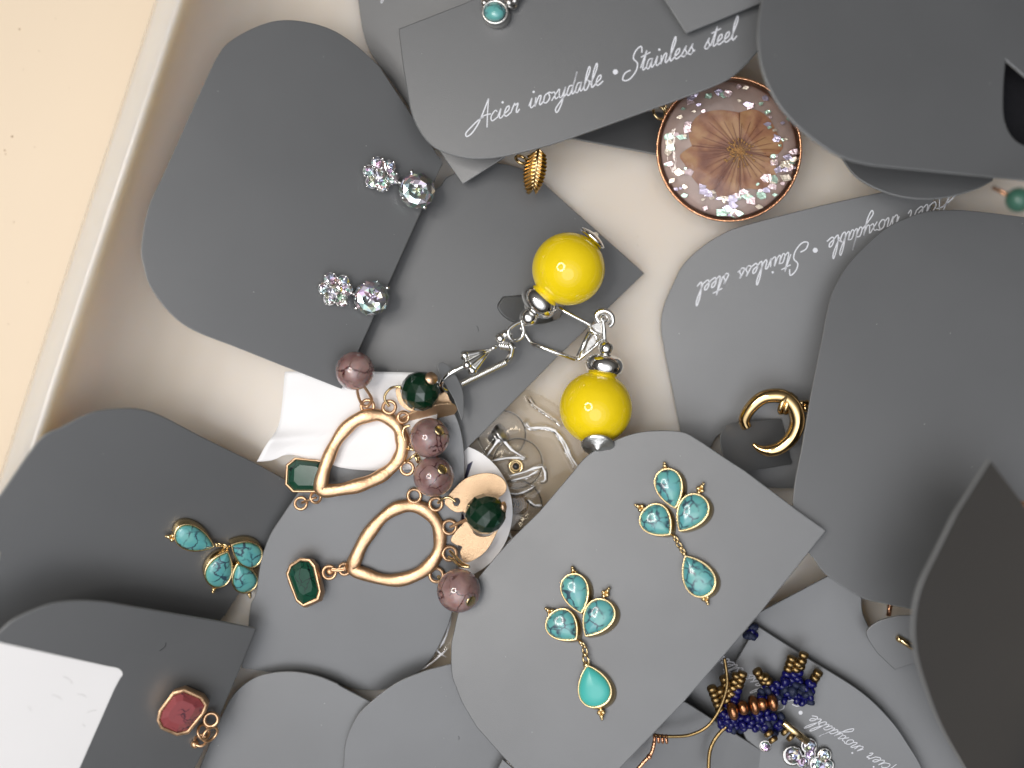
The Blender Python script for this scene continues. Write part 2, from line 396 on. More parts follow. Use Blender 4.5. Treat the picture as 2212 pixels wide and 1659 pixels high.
# handwriting: single-stroke letters in x-height units, drawn as thin printed ribbons
LET = {
 'A': (2.3, [[(1.4,.75),(.8,.55),(.1,.1),(-.45,-.35),(-.3,-.75),(.3,-.55),(1.0,.4),(1.75,2.5)], [(1.75,2.5),(1.85,1.2),(2.05,-.5)], [(.9,.6),(1.5,.85),(2.3,.8)]]),
 'c': (.9, [[(.75,.8),(.45,1),(.08,.5),(.28,0),(.95,.25)]]),
 'i': (.72, [[(0,.25),(.25,1),(.2,.2),(.4,0),(.78,.3)]]),
 'e': (.85, [[(0,.3),(.5,.6),(.5,.98),(.2,.9),(.05,.4),(.3,0),(.9,.28)]]),
 'r': (.95, [[(0,.25),(.28,1.05),(.38,.85),(.72,.95),(.62,.3),(.75,0),(1.0,.3)]]),
 'n': (1.0, [[(0,.95),(.05,0)], [(.05,.05),(.35,.9),(.62,.9),(.55,.2),(.7,0),(1.05,.3)]]),
 'o': (.95, [[(.5,1),(.1,.8),(.05,.2),(.4,0),(.72,.4),(.5,1),(.98,.8)]]),
 'x': (.85, [[(0,.85),(.3,.8),(.5,.1),(.85,.2)], [(.75,1),(.05,0)]]),
 'y': (.95, [[(0,1),(.1,.2),(.4,.1),(.7,1)], [(.7,1),(.5,-.6),(.1,-1.4),(-.15,-1.0),(.3,-.4),(.98,.3)]]),
 'd': (1.0, [[(.6,.9),(.2,.9),(.05,.2),(.35,0),(.65,.7),(.9,2.2)], [(.88,2.2),(.65,.3),(.8,0),(1.05,.3)]]),
 'a': (.98, [[(.6,.9),(.2,.9),(.05,.2),(.35,0),(.65,.9)], [(.65,.95),(.6,.2),(.75,0),(1.02,.3)]]),
 'b': (.82, [[(0,.3),(.5,1.8),(.35,2.3),(.15,1.5),(.1,.1),(.45,0),(.65,.6),(.4,.9),(.88,.6)]]),
 'l': (.62, [[(0,.3),(.5,1.8),(.4,2.4),(.15,1.5),(.15,.2),(.32,0),(.68,.3)]]),
 's': (.78, [[(0,.2),(.45,1.05),(.38,.7),(.6,.3),(.38,0),(.02,.12)], [(.38,0),(.82,.3)]]),
 't': (.68, [[(0,.3),(.48,2.0),(.28,.4),(.4,0),(.75,.3)], [(-.15,1.45),(.95,1.65)]]),
 'S': (1.65, [[(1.55,1.9),(1.35,2.6),(.75,2.3),(.6,1.6),(1.2,.9),(1.1,.1),(.4,-.5),(-.35,-.3),(-.2,.3),(.45,.45)]]),
}
LINE = 'Acier inoxydable \u2022 Stainless steel'
def adv(s):
    return sum(1.15 if c == ' ' else (.5 if c == '\u2022' else LET[c][0]) for c in s)
def write(parent, plane, p0, p1, h, s=LINE, frac=(0, 1), wd=0.16, name='printed_text', bow=0.0, gap=1.0):
    """writes the line along p0->p1 on the plane"""
    tot = adv(s); d = Vector((p1[0] - p0[0], p1[1] - p0[1])); k = d.length / tot; d.normalize(); up = Vector((d.y, -d.x))
    mb = MB(); x0 = 0.0
    def pt(x, y):
        X = x0 + x + 0.5 * y; b = bow * math.sin(math.pi * X / tot)
        q = Vector(p0) + d * X * k + up * (y + b) * k
        return q
    def stroke(pts, w):
        q = [Vector(p) for p in smooth([(a.x, a.y) for a in pts], False, 5)]
        loops = []
        for i, p in enumerate(q):
            t = (q[min(i + 1, len(q) - 1)] - q[max(i - 1, 0)]); t = t.normalized() if t.length > 0 else Vector((1, 0)); nn = Vector((-t.y, t.x)) * w * k / 2
            loops.append((plane.at(*(p + nn), h), plane.at(*(p - nn), h)))
        vs = [v for l in loops for v in l]
        mb.add(vs, [(2 * i, 2 * i + 1, 2 * i + 3, 2 * i + 2) for i in range(len(loops) - 1)], False)
    for ch in s:
        if ch == ' ': x0 += 1.15; continue
        if ch == '\u2022':
            c = pt(.25, .8); mb.add([plane.at(c.x + math.cos(a * math.tau / 10) * .3 * k, c.y + math.sin(a * math.tau / 10) * .3 * k, h) for a in range(10)], [tuple(range(10))], False)
            x0 += .5; continue
        a, st = LET[ch]
        for q in st: stroke([pt(*p) for p in q], wd * (1.15 if len(q) > 5 else 1))
        if ch == 'i':
            c = pt(.35, 1.6); mb.add([plane.at(c.x + math.cos(b * math.tau / 8) * .14 * k, c.y + math.sin(b * math.tau / 8) * .14 * k, h) for b in range(8)], [tuple(range(8))], False)
        x0 += a
    # one-sided ribbons: keep normals up
    return build(name, mb, INK, parent, fix=False)

# ------------------------------------------------------------------ counter and tray
build('countertop', MB().rings([[Vector(p) for p in ((-900, -700, -33), (900, -700, -33), (900, 700, -33), (-900, 700, -33))],
                               [Vector(p) for p in ((-900, -700, -3), (900, -700, -3), (900, 700, -3), (-900, 700, -3))]], False, close_first=True), COUNTER, kind='structure')
def rim_pt(y, o, z):      # a point o px inwards from the tray's outer edge
    c, s_ = 0.950, 0.312
    bx, by = 338 - 0.3275 * y, y
    return W(bx + o * c, by + o * s_, z)
prof = [(-3, -2.9), (-1, 10), (0, 24), (1, 26.8), (3, 28.0), (7, 28.5), (24, 28.95), (40, 29.3), (44, 29.36), (48, 29.3), (52, 29.0), (56, 28.3), (61, 27.2), (68, 25.7), (82, 23.6), (104, 20.8), (135, 17.0), (175, 12.8), (225, 8.6), (290, 4.6), (370, 1.7), (460, 0.3), (560, 0), (2600, 0)]
mb = MB(); L = []
ys = [-500 + i * 100 for i in range(33)]
for yy in ys:
    row = []
    for (o, z) in prof:
        row.append(rim_pt(yy, o + 0.7 * math.sin(yy / 140.0) * (1 if o < 60 else 0), z))
    L.append(row)
vs = [p for r in L for p in r]; n = len(prof)
mb.add(vs, [(i * n + k, i * n + k + 1, (i + 1) * n + k + 1, (i + 1) * n + k) for i in range(len(ys) - 1) for k in range(n - 1)])
tray = build('storage_tray', mb, TRAY, label='milky white plastic tray with a rounded rim holding all the cards and earrings', cat='tray', fix=False)
tray.data.flip_normals()

# ------------------------------------------------------------------ cards, bottom to top
T = tile
GRP = 'grey earring cards in the tray'
PL = {}
def card(key, pts, p3, label, parts=False, **kw):
    if key in ('C13', 'C5', 'C16'): kw.update(th=.8, bev=.24)
    PL[key] = Plane(*p3)
    PL[key + '_o'] = pts
    if parts:
        c = (sum(p[0] for p in pts) / len(pts), sum(p[1] for p in pts) / len(pts))
        r = thing('earring_card', PL[key].at(c[0], c[1], -0.45), label, 'earring card', GRP)
        sheet('card_sheet', pts, PL[key], CARD, parent=r, **kw)
        return r
    return sheet('earring_card', pts, PL[key], CARD, label=label, cat='earring card', group=GRP, **kw)

card('C19', [(1215,296,1),(1237,298,1),(1420,333,1),(1500,349,1),(1500,230,1),(1300,230,1)], [(1237,298,3.5),(1420,333,4.2),(1400,250,0.5)],
     'shadowed dark grey card under the printed card, left of the flower disc')
card('C10', T(2,0)([(1290,1245),(900,1330,1),(400,1460),(230,1530),(100,1620)]) + T(2,1)([(0,60)]) + [(1454,613),(1434,660),(1427,703),(1434,753),(1454,853,1),(1475,960,1),(1500,1040,1),(1662,1054,1),(1730,1056,1),(1850,1040,1),(2020,420,1),(1960,405,1)],
     [(1430,703,1.4),(1905,415,9),(1600,1120,1.6)], 'grey card with upside-down white writing, right of the yellow beads', parts=True,
     holes=[[(1532,985,1),(1541,955),(1560,935),(1600,925,1),(1688,915,1),(1680,990,1),(1600,1012,1)]])
C10r = [o for o in C.objects if o.get('label', '').startswith('grey card with upside-down')][0]
card('C20', [(1500,1400,1),(1641,1322,1),(1788,1245,1),(1840,1255,1),(1861,1291,1),(1864,1325),(1878,1356,1),(1900,1400,1),(2060,1420,1),(2300,1500,1),(2300,1760,1),(1400,1760,1),(1300,1500,1)], [(1500,1300,2.2),(2100,1400,10.5),(1700,1700,2.0)],
     'pale grey card lowest at the bottom right, under the blue bead earring')
card('C22', [(1330,1440,1),(1485,1519,1),(1708,1661,1),(1760,1760,1),(1250,1760,1),(1180,1600,1)], [(1485,1519,6),(1708,1659,4.8),(1250,1700,5)],
     'grey card with a straight dark edge at the bottom, under the thin wire hoop')
card('C21', T(2,2)([(480,735,1),(830,960,1),(1150,1160),(1350,1350),(1470,1520),(1550,1659)]) + [(2010,1720),(2000,1800),(1700,1800,1),(1560,1480,1)],
     [(1635,1353,6.2),(1858,1493,9.6),(1700,1659,6.0)], 'pale grey card with a rounded corner and upturned white writing at the bottom right', parts=True)
C21r = [o for o in C.objects if o.get('label', '').startswith('pale grey card with a rounded corner')][0]
card('C2', [(934,413),(970,380),(1037,357),(1070,352),(1114,360),(1147,372),(1187,407,1),(1392,590,1),(1204,771,1),(975,1003,1),(690,760,1),(640,640),(680,560),(800,470)],
     [(1000,970,7.5),(1392,590,3),(1000,370,3)], 'mid grey card with two bent flaps under the upper yellow bead', parts=True,
     holes=[T(1,1)([(1015,330),(1050,262,1),(1300,240,1),(1450,300,1),(1415,400,1),(1330,430),(1200,440),(1080,410)])])
C2r = [o for o in C.objects if o.get('label', '').startswith('mid grey card with two')][0]
card('C4', [(-150,1330),(-80,1180),(0,1070),(83,953),(133,923),(200,891),(267,883),(310,886),(353,901),(433,943,1),(550,1000,1),(655,1057,1),(600,1150,1),(493,1319),(470,1350),(300,1600,1),(-200,1600,1)],
     [(0,1070,32.5),(650,1055,4.5),(480,1335,3.5)], 'grey card at the left edge carrying the single turquoise earring')
card('C3', [(650,1000,1),(650,1050),(615,1106),(582,1158),(563,1215),(553,1279),(541,1308),(536,1353,1),(530,1400,1),(520,1443,1),(583,1452,1),(737,1481,1),(780,1490),(827,1490),(870,1472),(904,1453),(937,1416),(967,1356),(980,1310,1),(1002,1060,1),(1004,1000),(998,940),(980,890),(940,850),(900,840,1)],
     [(600,1050,8.5),(985,950,10),(700,1450,3.2)], 'grey card with rounded corners under the two gold teardrop frames')
card('C18', [(765,-60),(772,-10),(779,43),(787,80),(805,122),(850,183,1),(999,398,1),(1067,354,1),(1300,200,1),(1300,-80,1)],
     [(780,40,3),(999,398,7),(1300,0,16)], 'light grey card behind the printed card at the top, its corner tip poking out below', parts=True)
C18r = [o for o in C.objects if o.get('label', '').startswith('light grey card behind')][0]
card('C14', T(2,0)([(1030,1020,1),(1120,1140),(1250,1220),(1400,1270),(1550,1290),(1700,1280),(1900,1225),(2010,1170,1),(2100,800,1),(900,800,1)]), [(1818,343,20),(2042,420,23),(2000,300,20)],
     'dark rounded card edge below the large top right card')
card('C11', [(2300,470,1)] + T(2,0)([(2212,1405,1),(1900,1368),(1750,1360),(1600,1367),(1480,1400),(1300,1490)]) + T(2,1)([(1100,20),(1000,170),(950,300),(900,550,1),(830,900,1),(770,1250,1),(730,1450),(715,1600)]) +
     T(2,2)([(725,50),(765,190),(840,290),(940,415),(1160,555),(1290,590),(1480,630)]) + [(2060,1330,1),(2090,1140,1),(2300,1100,1)],
     [(1720,1100,19),(1905,1303,22.0),(2100,455,15)], 'large plain grey card in the middle of the right side')
card('C6', T(0,2)([(1290,1662,1),(1400,1400,1),(1500,1200),(1620,1090),(1750,1045),(1900,1035),(2050,1060),(2180,1110)]) + [(737,1483),(800,1516,1),(900,1560,1),(900,1760,1),(400,1760,1)],
     [(480,1550,5.2),(800,1520,6.2),(600,1700,5)], 'pale grey rounded card at the bottom left of the pair at the lower edge')
card('C7', [(735,1700,1),(741,1659),(745,1610),(757,1573),(780,1536),(830,1493),(870,1468),(924,1447,1),(1010,1425,1),(1100,1660,1),(1060,1800,1),(740,1800,1)],
     [(757,1573,8.2),(924,1447,8.0),(1000,1700,7)], 'pale grey rounded card at the bottom middle, tucked under the turquoise earrings card')
card('C5', [(-120,1480),(-60,1410)] + T(0,2)([(0,770),(100,690),(300,605),(430,580),(560,575),(700,585,1),(1430,710,1),(1662,755,1),(1565,1000,1),(1400,1380,1),(1265,1662,1)]) + [(380,1780,1),(-150,1780,1)],
     [(0,1363,36.5),(555,1358,11),(440,1640,11)], 'grey card at the bottom left with a white label and the pink pendant', parts=True)
C5r = [o for o in C.objects if o.get('label', '').startswith('grey card at the bottom left')][0]
card('C1', [(623,43),(560,55),(493,92),(463,133,1),(417,233,1),(353,377,1),(320,450),(305,533),(310,573),(325,620),(367,676),(417,713),(500,746,1),(613,791,1),(738,840,1),(957,352,1),(879,233,1),(820,143,1),(760,90),(700,57)],
     [(310,560,25),(957,352,7.5),(738,838,13.2)], 'large dark grey card at the upper left carrying two crystal earrings')
card('C8', T(1,2)([(1120,1662,1),(1040,1580,1),(880,1400,1),(790,1250),(740,1130),(715,1050),(710,900)]) + [(979,1370),(1003,1290),(1070,1203,1),(1110,1159,1),(1164,1106,1),(1237,1020,1),(1270,983),(1324,953),(1370,936),(1420,930),(1474,933),(1508,950),(1560,985),(1608,1016,1),(1728,1106,1),(1785,1146,1),(1641,1326,1),(1475,1519,1),(1337,1662,1),(1260,1750,1),(1170,1740,1)],
     [(975,1430,11.5),(1785,1146,22),(1300,1690,17)], 'grey card in the lower middle carrying two turquoise leaf earrings')
card('C9', [(1086,1640,1),(1060,1690,1),(1130,1710,1),(1115,1665,1)], [(1086,1640,10.2),(1060,1690,10.2),(1130,1700,10.4)], 'tiny pale card corner at the bottom edge beside the turquoise earrings card')
card('C16', [(860,62,1),(1004,6,1),(1060,-20,1),(1700,-60,1),(1700,20),(1670,70),(1635,113),(1608,143),(1575,170),(1525,193),(1474,212,1),(1237,297,1),(1170,318),(1087,338),(1037,343),(997,340),(954,327),(924,307),(900,273),(887,240),(882,215,1),(870,143,1)],
     [(860,62,15),(1000,340,17),(1600,150,22)], 'grey card at the top centre with white handwriting and a turquoise stud', parts=True)
C16r = [o for o in C.objects if o.get('label', '').startswith('grey card at the top centre')][0]
card('C17', [(1428,-2,1),(1410,-40,1),(1482,72,1),(1640,8,1),(1700,-40,1),(1640,-120,1)][1:], [(1482,72,23.2),(1640,8,25),(1420,-30,23.2)], 'sharp grey card corner lying over the printed card at the top')
card('C13', [(1655,-80,1),(1645,0)] + [(1638,50),(1637,83),(1642,133),(1655,177),(1682,227),(1722,273),(1768,310),(1812,337),(1850,350),(1888,358,1),(2042,373,1),(2300,398,1),(2300,-80,1)],
     [(1640,80,33),(1888,358,33),(2200,60,29)], 'large grey card filling the top right corner with a dark half-oval slot', parts=True,
     holes=[[(2173,130,1),(2168,200),(2170,255),(2185,292),(2212,313),(2260,320,1),(2260,205,1)]])
C13r = [o for o in C.objects if o.get('label', '').startswith('large grey card filling')][0]
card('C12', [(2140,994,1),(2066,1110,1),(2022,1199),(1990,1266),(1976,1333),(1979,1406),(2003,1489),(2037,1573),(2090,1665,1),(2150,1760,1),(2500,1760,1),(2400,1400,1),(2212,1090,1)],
     [(2138,994,43),(1978,1340,46),(2212,1400,23)], 'dark tilted card nearest the camera at the bottom right, blurred pale edge', th=.9, bev=.25, back=DARKCARD)  # back= only sets the darker face material of this card

# writing, labels, flaps
write(C16r, PL['C16'], (1016,277), (1590,84), 0.03, wd=0.125)
write(C10r, PL['C10'], (2065,420), (1508,612), 0.03, wd=0.125)
write(C21r, PL['C21'], (1955,1672), (1560,1415), 0.03, wd=0.10)
write(C18r, PL['C18'], (826,-9), (841,-14), 0.03, s='yl', wd=0.12)
LAB = T(0,2)([(-200,800,1),(0,846,1),(700,1000,1),(770,1015),(795,1050),(775,1085),(740,1150,1),(515,1662,1),(460,1780,1),(-200,1780,1)])
sheet('white_label', LAB, PL['C5'], WHITE, th=0.12, bev=0.03, parent=C5r, h=0.14)
SCR = mat('grey_scuff', (0.45, 0.43, 0.42), 0.6)
mb = MB()
for (a, b) in [((410,1065),(470,1112)),((500,1180),(560,1200)),((565,1300),(625,1285)),((335,1185),(400,1215)),((180,1260),(200,1290)),((535,1380),(548,1392))]:
    p = T(0,2)([a, ((a[0]+b[0])/2+6, (a[1]+b[1])/2-5), b]); q = smooth3([PL['C5'].at(x, y, 0.15) for x, y in p]); mb.tube(q, 0.035, n=4)
build('scuff_marks', mb, SCR, C5r)
def flap(parent, pts, fold, z3, name='card_flap', mt=CARD):
    return sheet(name, pts, Plane(*z3), mt, th=0.35, bev=0.08, parent=parent)
# upper flap hanging into its slot, lower flap standing up beside the hook
flap(C2r, T(1,1)([(1020,335),(1052,266,1),(1290,250,1),(1330,330,1),(1370,425),(1200,436),(1085,408)]), None, [(1075,655,5.6),(1200,650,0.9),(1104,690,5.0)])
flap(C2r, Z3([(66,960),(90,910),(130,905),(200,960),(300,1110),(345,1260),(350,1490,1),(325,1530,1),(240,1300,1),(110,1080,1)]), None, [(947,786,12.9),(1003,900,12.6),(960,880,13.2)])
sheet('shade_sheet', [(2140,90,1),(2330,90,1),(2330,345,1),(2140,345,1)], Plane((2150,120,19),(2300,120,18),(2200,330,20)), SLOTSHADE, th=1.0, bev=.2, label='black sheet added for the deep shade in the half-oval slot of the top right card', cat='shade_sheet')  # black sheet added below the slot to stand for deep shade
flap(C10r, T(2,1)([(640,1055,1),(330,1082),(265,1120),(245,1200),(280,1320),(400,1400,1),(705,1350,1)]), None, [(1560,930,9),(1688,905,4.6),(1709,1003,5.2)])
# scraps of card seen between the big ones at the lower right
sheet('card_flap', T(2,2)([(1190,800),(1215,745),(1290,700),(1400,672,1),(1560,668,1),(1560,960,1),(1375,1024,1),(1260,915,1)]), Plane((1870,1375,13), (1970,1340,15), (1934,1447,13)), CARD, label='small cut card tab with a gold post, beside the dark tilted card', cat='card tab')

# ------------------------------------------------------------------ loose paper in the middle
PAP = T(0,1)([(1845,750,1),(1825,980),(1800,1110),(1720,1230),(1665,1333,1),(1760,1325),(1840,1292),(1920,1292),(2000,1320),(2110,1340)]) + [(737,1010),(790,1016),(860,1016,1),(935,1010,1),(950,830,1),(905,805,1),(700,800,1)]
o2 = smooth(PAP, True, 6); mb = MB()
pp = Plane((600, 850, 11.0), (900, 830, 11.6), (700, 1000, 11.0))
cxp, cyp = 760, 905
def ph(x, y):
    h = 0.9 * math.exp(-((y - 948 + (x - 640) * 0.06) / 13) ** 2) * max(0, min(1, (760 - x) / 120)) + 0.35 * math.sin(x / 47.0) + 0.2 * math.sin(y / 13.0 + x / 60)
    if x < 620: h += (620 - x) * 0.03
    return h
N = len(o2); loops = []
for k in range(0, 13):
    t = 1 - k / 13.0
    loops.append([pp.at(cxp + (x - cxp) * t, cyp + (y - cyp) * t, ph(cxp + (x - cxp) * t, cyp + (y - cyp) * t) * (0.4 + 0.6 * t)) for x, y in o2])
mb.rings([[p - Vector((0, 0, 0.12)) for p in loops[0]]] + loops)
build('white_foam_sheet', mb, WHITE, label='crumpled white packing sheet under the upper gold teardrop frame', cat='packing paper')

# ------------------------------------------------------------------ helpers for jewellery
def px(r, z): return r * S * (1 - z / HC)
def bezel(root, plane, outline, hb, ht, dome, stone, metal, outset=3.0, lean=(0, 0), facet=False, sub=4, name='stone', wall='setting', table=0.55):
    o = smooth(outline, True, sub); n = len(o); cx = sum(p[0] for p in o) / n; cy = sum(p[1] for p in o) / n
    rm = sum(math.hypot(p[0] - cx, p[1] - cy) for p in o) / n
    def lp(k, h, sh=0.0, add=0.0):
        out = []
        for x, y in o:
            dx, dy = x - cx, y - cy; r = math.hypot(dx, dy); f = k + add / r
            out.append(plane.at(cx + dx * f + lean[0] * sh, cy + dy * f + lean[1] * sh, h))
        return out
    w = MB()
    w.rings([lp(1, hb, 1, outset), lp(1, hb + (ht - hb) * .6, .5, outset + .4), lp(1, ht - .12, .06, outset), lp(1, ht, 0, outset * .85), lp(1, ht, 0, outset * .25), lp(1, ht - .15, 0, -0.3), lp(1, ht - .9, 0, -0.8)], cap=False, close_first=True)
    s_ = build(wall, w, metal, root)
    g = MB()
    if facet:
        g.rings([lp(1, ht - .5), lp(.97, ht - .15), lp(table, ht + dome)], sm=False)
    else:
        g.rings([lp(math.sqrt(max(0, 1 - (i / 8) ** 2)) * .995 + .003, ht - .25 + dome * (i / 8)) for i in range(9)])
    build(name, g, stone, root)
def tear(cx, cy, Lh, Wd, tipx, tipy, m=.75, n=26):
    """teardrop centred on (cx,cy), tip towards direction (tipx,tipy)"""
    a = math.atan2(tipy, tipx); mx = max(math.sin(t / 100 * math.pi) * math.sin(t / 200 * math.pi) ** m for t in range(101))
    out = []
    for k in range(n):
        t = k * math.tau / n
        x = Lh / 2 * math.cos(t); y = Wd / 2 * math.sin(t) * abs(math.sin(t / 2)) ** m / mx
        out.append((cx + x * math.cos(a) - y * math.sin(a), cy + x * math.sin(a) + y * math.cos(a)))
    return out
def trio(root, plane, x, y, dx, dy, h, mt, r=5.0):
    """little granulation cluster pointing outwards"""
    l = math.hypot(dx, dy); dx, dy = dx / l, dy / l; mb = MB()
    for (a, b) in ((0, -r * .95), (0, r * .95), (r * 1.6, 0), (-r * 1.3, 0), (r * 2.7, 0)):
        s_ = r if a < 2 * r else r * .7
        mb.ball(plane.at(x + dx * a - dy * b, y + dy * a + dx * b, h), s_ * S, 10, 7)
    build('bead_tip', mb, mt, root)

def leaf_earring(plane, stones, tips, joint, label, lean):
    cx, cy = stones[0][0][0], stones[0][0][1]
    r = thing('turquoise_earring', plane.at(joint[0][0], joint[0][1], 0), label, 'earring', 'turquoise leaf earrings')
    for (c, L_, w_, tip, mt) in stones:
        o = tear(c[0], c[1], L_, w_, tip[0], tip[1])
        bezel(r, plane, o, 0.05, 1.9, 1.15, mt, GOLD, 4.4, (lean[0] * 1.6, lean[1] * 1.6), sub=2)
    for (x, y, dx, dy) in tips: trio(r, plane, x, y, dx, dy, 1.1, GOLD)
    mb = MB()
    for i, (x, y, rr) in enumerate(joint):
        mb.ball(plane.at(x, y, 1.2), rr * S, 12, 8)
    mb2 = MB()
    for i in range(1, len(joint)):
        a, b = plane.at(joint[i - 1][0], joint[i - 1][1], 1.0), plane.at(joint[i][0], joint[i][1], 1.0)
        dd = (b - a).normalized(); mb2.ring((a + b) / 2, dd.cross(Vector((0, 0, 1))) + Vector((0, 0, .5)), (b - a).length * .55, 0.22, 14, 6)
    build('granule', mb, GOLD, r); build('jump_ring', mb2, GOLD, r)
    return r
t8 = T(1, 2)
def P8(x, y): return one(t8, x, y)
base = [(P8(1518, 528), 82, 54, (35, 125), TURQ), (P8(1438, 742), 72, 62, (95, 95), TURQ), (P8(1655, 690), 84, 60, (-75, 115), TURQ)]
leaf_earring(PL['C8'], base + [(P8(1632, 1128), 88, 66, (-35, -120), TURQP)],
             [P8(1508, 398) + (-3, -10), P8(1358, 650) + (-8, -6), P8(1712, 528) + (6, -9), P8(1685, 1300) + (1, 10)],
             [P8(1552, 845) + (5.0,), P8(1578, 872) + (3.6,), P8(1580, 925) + (4.6,), P8(1590, 992) + (8.0,)],
             'turquoise leaf earring with a plain unveined drop, lower left of the pair on one card', (6.5, 2))
DX, DY = 203, -227
b2 = [((c[0] + DX, c[1] + DY), a, b, t, m) for (c, a, b, t, m) in base]
leaf_earring(PL['C8'], b2 + [((1505, 1243), 92, 62, (-28, -48), TURQ)],
             [(1438, 1014, -2, -10), (1385, 1097, -8, -4), (1513, 1057, 5, -9), (1524, 1292, 4, 9)],
             [(1457, 1159, 4.6), (1463, 1170, 3.6), (1471, 1184, 4.2), (1478, 1196, 5.0)],
             'turquoise leaf earring with a veined drop, upper right of the pair on one card', (6, 2))
t7 = T(0, 2)
def P7(x, y): return one(t7, x, y)
leaf_earring(PL['C4'], [(P7(1262, 178), 84, 50, (120, 45), TURQ), (P7(1597, 268), 66, 50, (-90, -50), TURQ), (P7(1428, 372), 76, 52, (45, -100), TURQ), (P7(1580, 428), 60, 50, (-35, -80), TURQ)],
             [P7(1118, 165) + (-10, -2), P7(1392, 480) + (-3, 10), P7(1610, 512) + (3, 10), P7(1705, 312) + (9, 7)],
             [P7(1405, 210) + (5.0,), P7(1440, 215) + (3.5,), P7(1478, 225) + (4.5,)],
             'turquoise leaf earring lying sideways on the left card', (-3, -8))

# ------------------------------------------------------------------ crystal earrings on the dark upper left card
def brilliant(root, c, n, R, nm='crystal_stone', seg_=12):
    """faceted stone seen from above: foil-bright pavilion facets inside a ring of crown facets"""
    c = Vector(c); n = Vector(n).normalized()
    x = n.cross(Vector((0, 1, 0))).normalized(); y = n.cross(x); rnd = random.Random(int(abs(c.x * 991 + c.y * 577)))
    def ring_(r, h, off=0.0, jr=0.0, jh=0.0):
        return [c + (x * math.cos((k + off) * math.tau / seg_) + y * math.sin((k + off) * math.tau / seg_)) * R * (r + rnd.uniform(-jr, jr)) + n * R * (h + rnd.uniform(-jh, jh)) for k in range(seg_)]
    L_ = [ring_(1.0, -.12), ring_(1.0, .05, .0), ring_(.80, .27, .5, .02, .03), ring_(.55, .36, 0, .03, .04), ring_(.32, .24, .5, .05, .09), ring_(.12, .33, 0, .03, .08)]
    g = MB(); vs = [p for l in L_ for p in l] + [c + n * R * .22]; fs = []
    for i in range(len(L_) - 1):
        for k in range(seg_):
            a_, b_ = i * seg_ + k, i * seg_ + (k + 1) % seg_; e_, f_ = (i + 1) * seg_ + k, (i + 1) * seg_ + (k + 1) % seg_
            if i == 0: fs.append((a_, b_, f_, e_))
            elif i % 2: fs += [(a_, b_, e_), (b_, f_, e_)]
            else: fs += [(a_, b_, f_), (a_, f_, e_)]
    o_ = (len(L_) - 1) * seg_
    fs += [(o_ + k, o_ + (k + 1) % seg_, len(vs) - 1) for k in range(seg_)]
    g.add(vs, fs, False)
    return build(nm, g, GEM, root)
def crystal_earring(cl, crad, big, brad, prongs, ang, label):
    pl = PL['C1']; n = (pl.n + Vector((-0.1, 0.0, 0))).normalized()
    r = thing('crystal_earring', pl.at(cl[0], cl[1], 0), label, 'earring', 'crystal drop earrings')
    fr = MB(); pr = MB(); rr = crad * .36
    cs = [(0, 0)]
    for k in range(6):
        q = ang + k * math.tau / 6 + random.uniform(-.12, .12); ra_ = crad * random.uniform(.6, .74); cs.append((math.cos(q) * ra_, math.sin(q) * ra_))
    for i, (a, b) in enumerate(cs):
        c = pl.at(cl[0] + a, cl[1] + b, 2.2 + (.5 if i == 0 else 0))
        brilliant(r, c, n + Vector((random.uniform(-.25, .25), random.uniform(-.25, .25), 0)), rr * S * random.uniform(.92, 1.08), seg_=6)
        fr.lathe(c, n, [(rr * S * .5, -1.4), (rr * S * .9, -.4), (rr * S * .99, -.15)], 12)
        for k in range(4):
            q = ang + .5 + k * math.tau / 4
            pr.ball(pl.at(cl[0] + a + math.cos(q) * rr, cl[1] + b + math.sin(q) * rr, 2.7), .3, 8, 6)
    c = pl.at(big[0], big[1], 2.6)
    brilliant(r, c, n, brad * S * 1.02, 'drop_stone', 10)
    fr.lathe(c, n, [(brad * S * .45, -2.3), (brad * S * .85, -.8), (brad * S * .98, -.35)], 24)
    d = Vector((big[0] - cl[0], big[1] - cl[1])).normalized()
    a0 = Vector(cl) + d * crad * .9; b0 = Vector(big) - d * brad * .95
    link = MB().tube([pl.at(a0.x, a0.y, 1.2), pl.at(b0.x, b0.y, 1.6)], .55, n=8)
    for (x, y) in prongs:
        p = pl.at(x, y, 2.7); cc = Vector((c.x, c.y, p.z - .9)); pr.ball(p, .48, 10, 7); pr.tube([cc.lerp(p, .95) - Vector((0, 0, 1)), p], .25, n=6)
    build('setting', fr, STEEL, r); build('prong', pr, SILVER, r); build('connecting_link', link, STEEL, r)
crystal_earring(one(Z1, 1110, 540), 39, one(Z1, 1630, 775), 37, Z1([(1550, 500), (1845, 668), (1425, 880), (1740, 1020)]), .35,
                'crystal flower earring with a rainbow sparkle, upper of the two on the dark card')
crystal_earring(one(Z2, 620, 710), 37, one(Z2, 1320, 870), 36, Z2([(1180, 590), (1635, 668), (1018, 1072), (1490, 1130)]), .1,
                'crystal flower earring, lower of the two on the dark card')

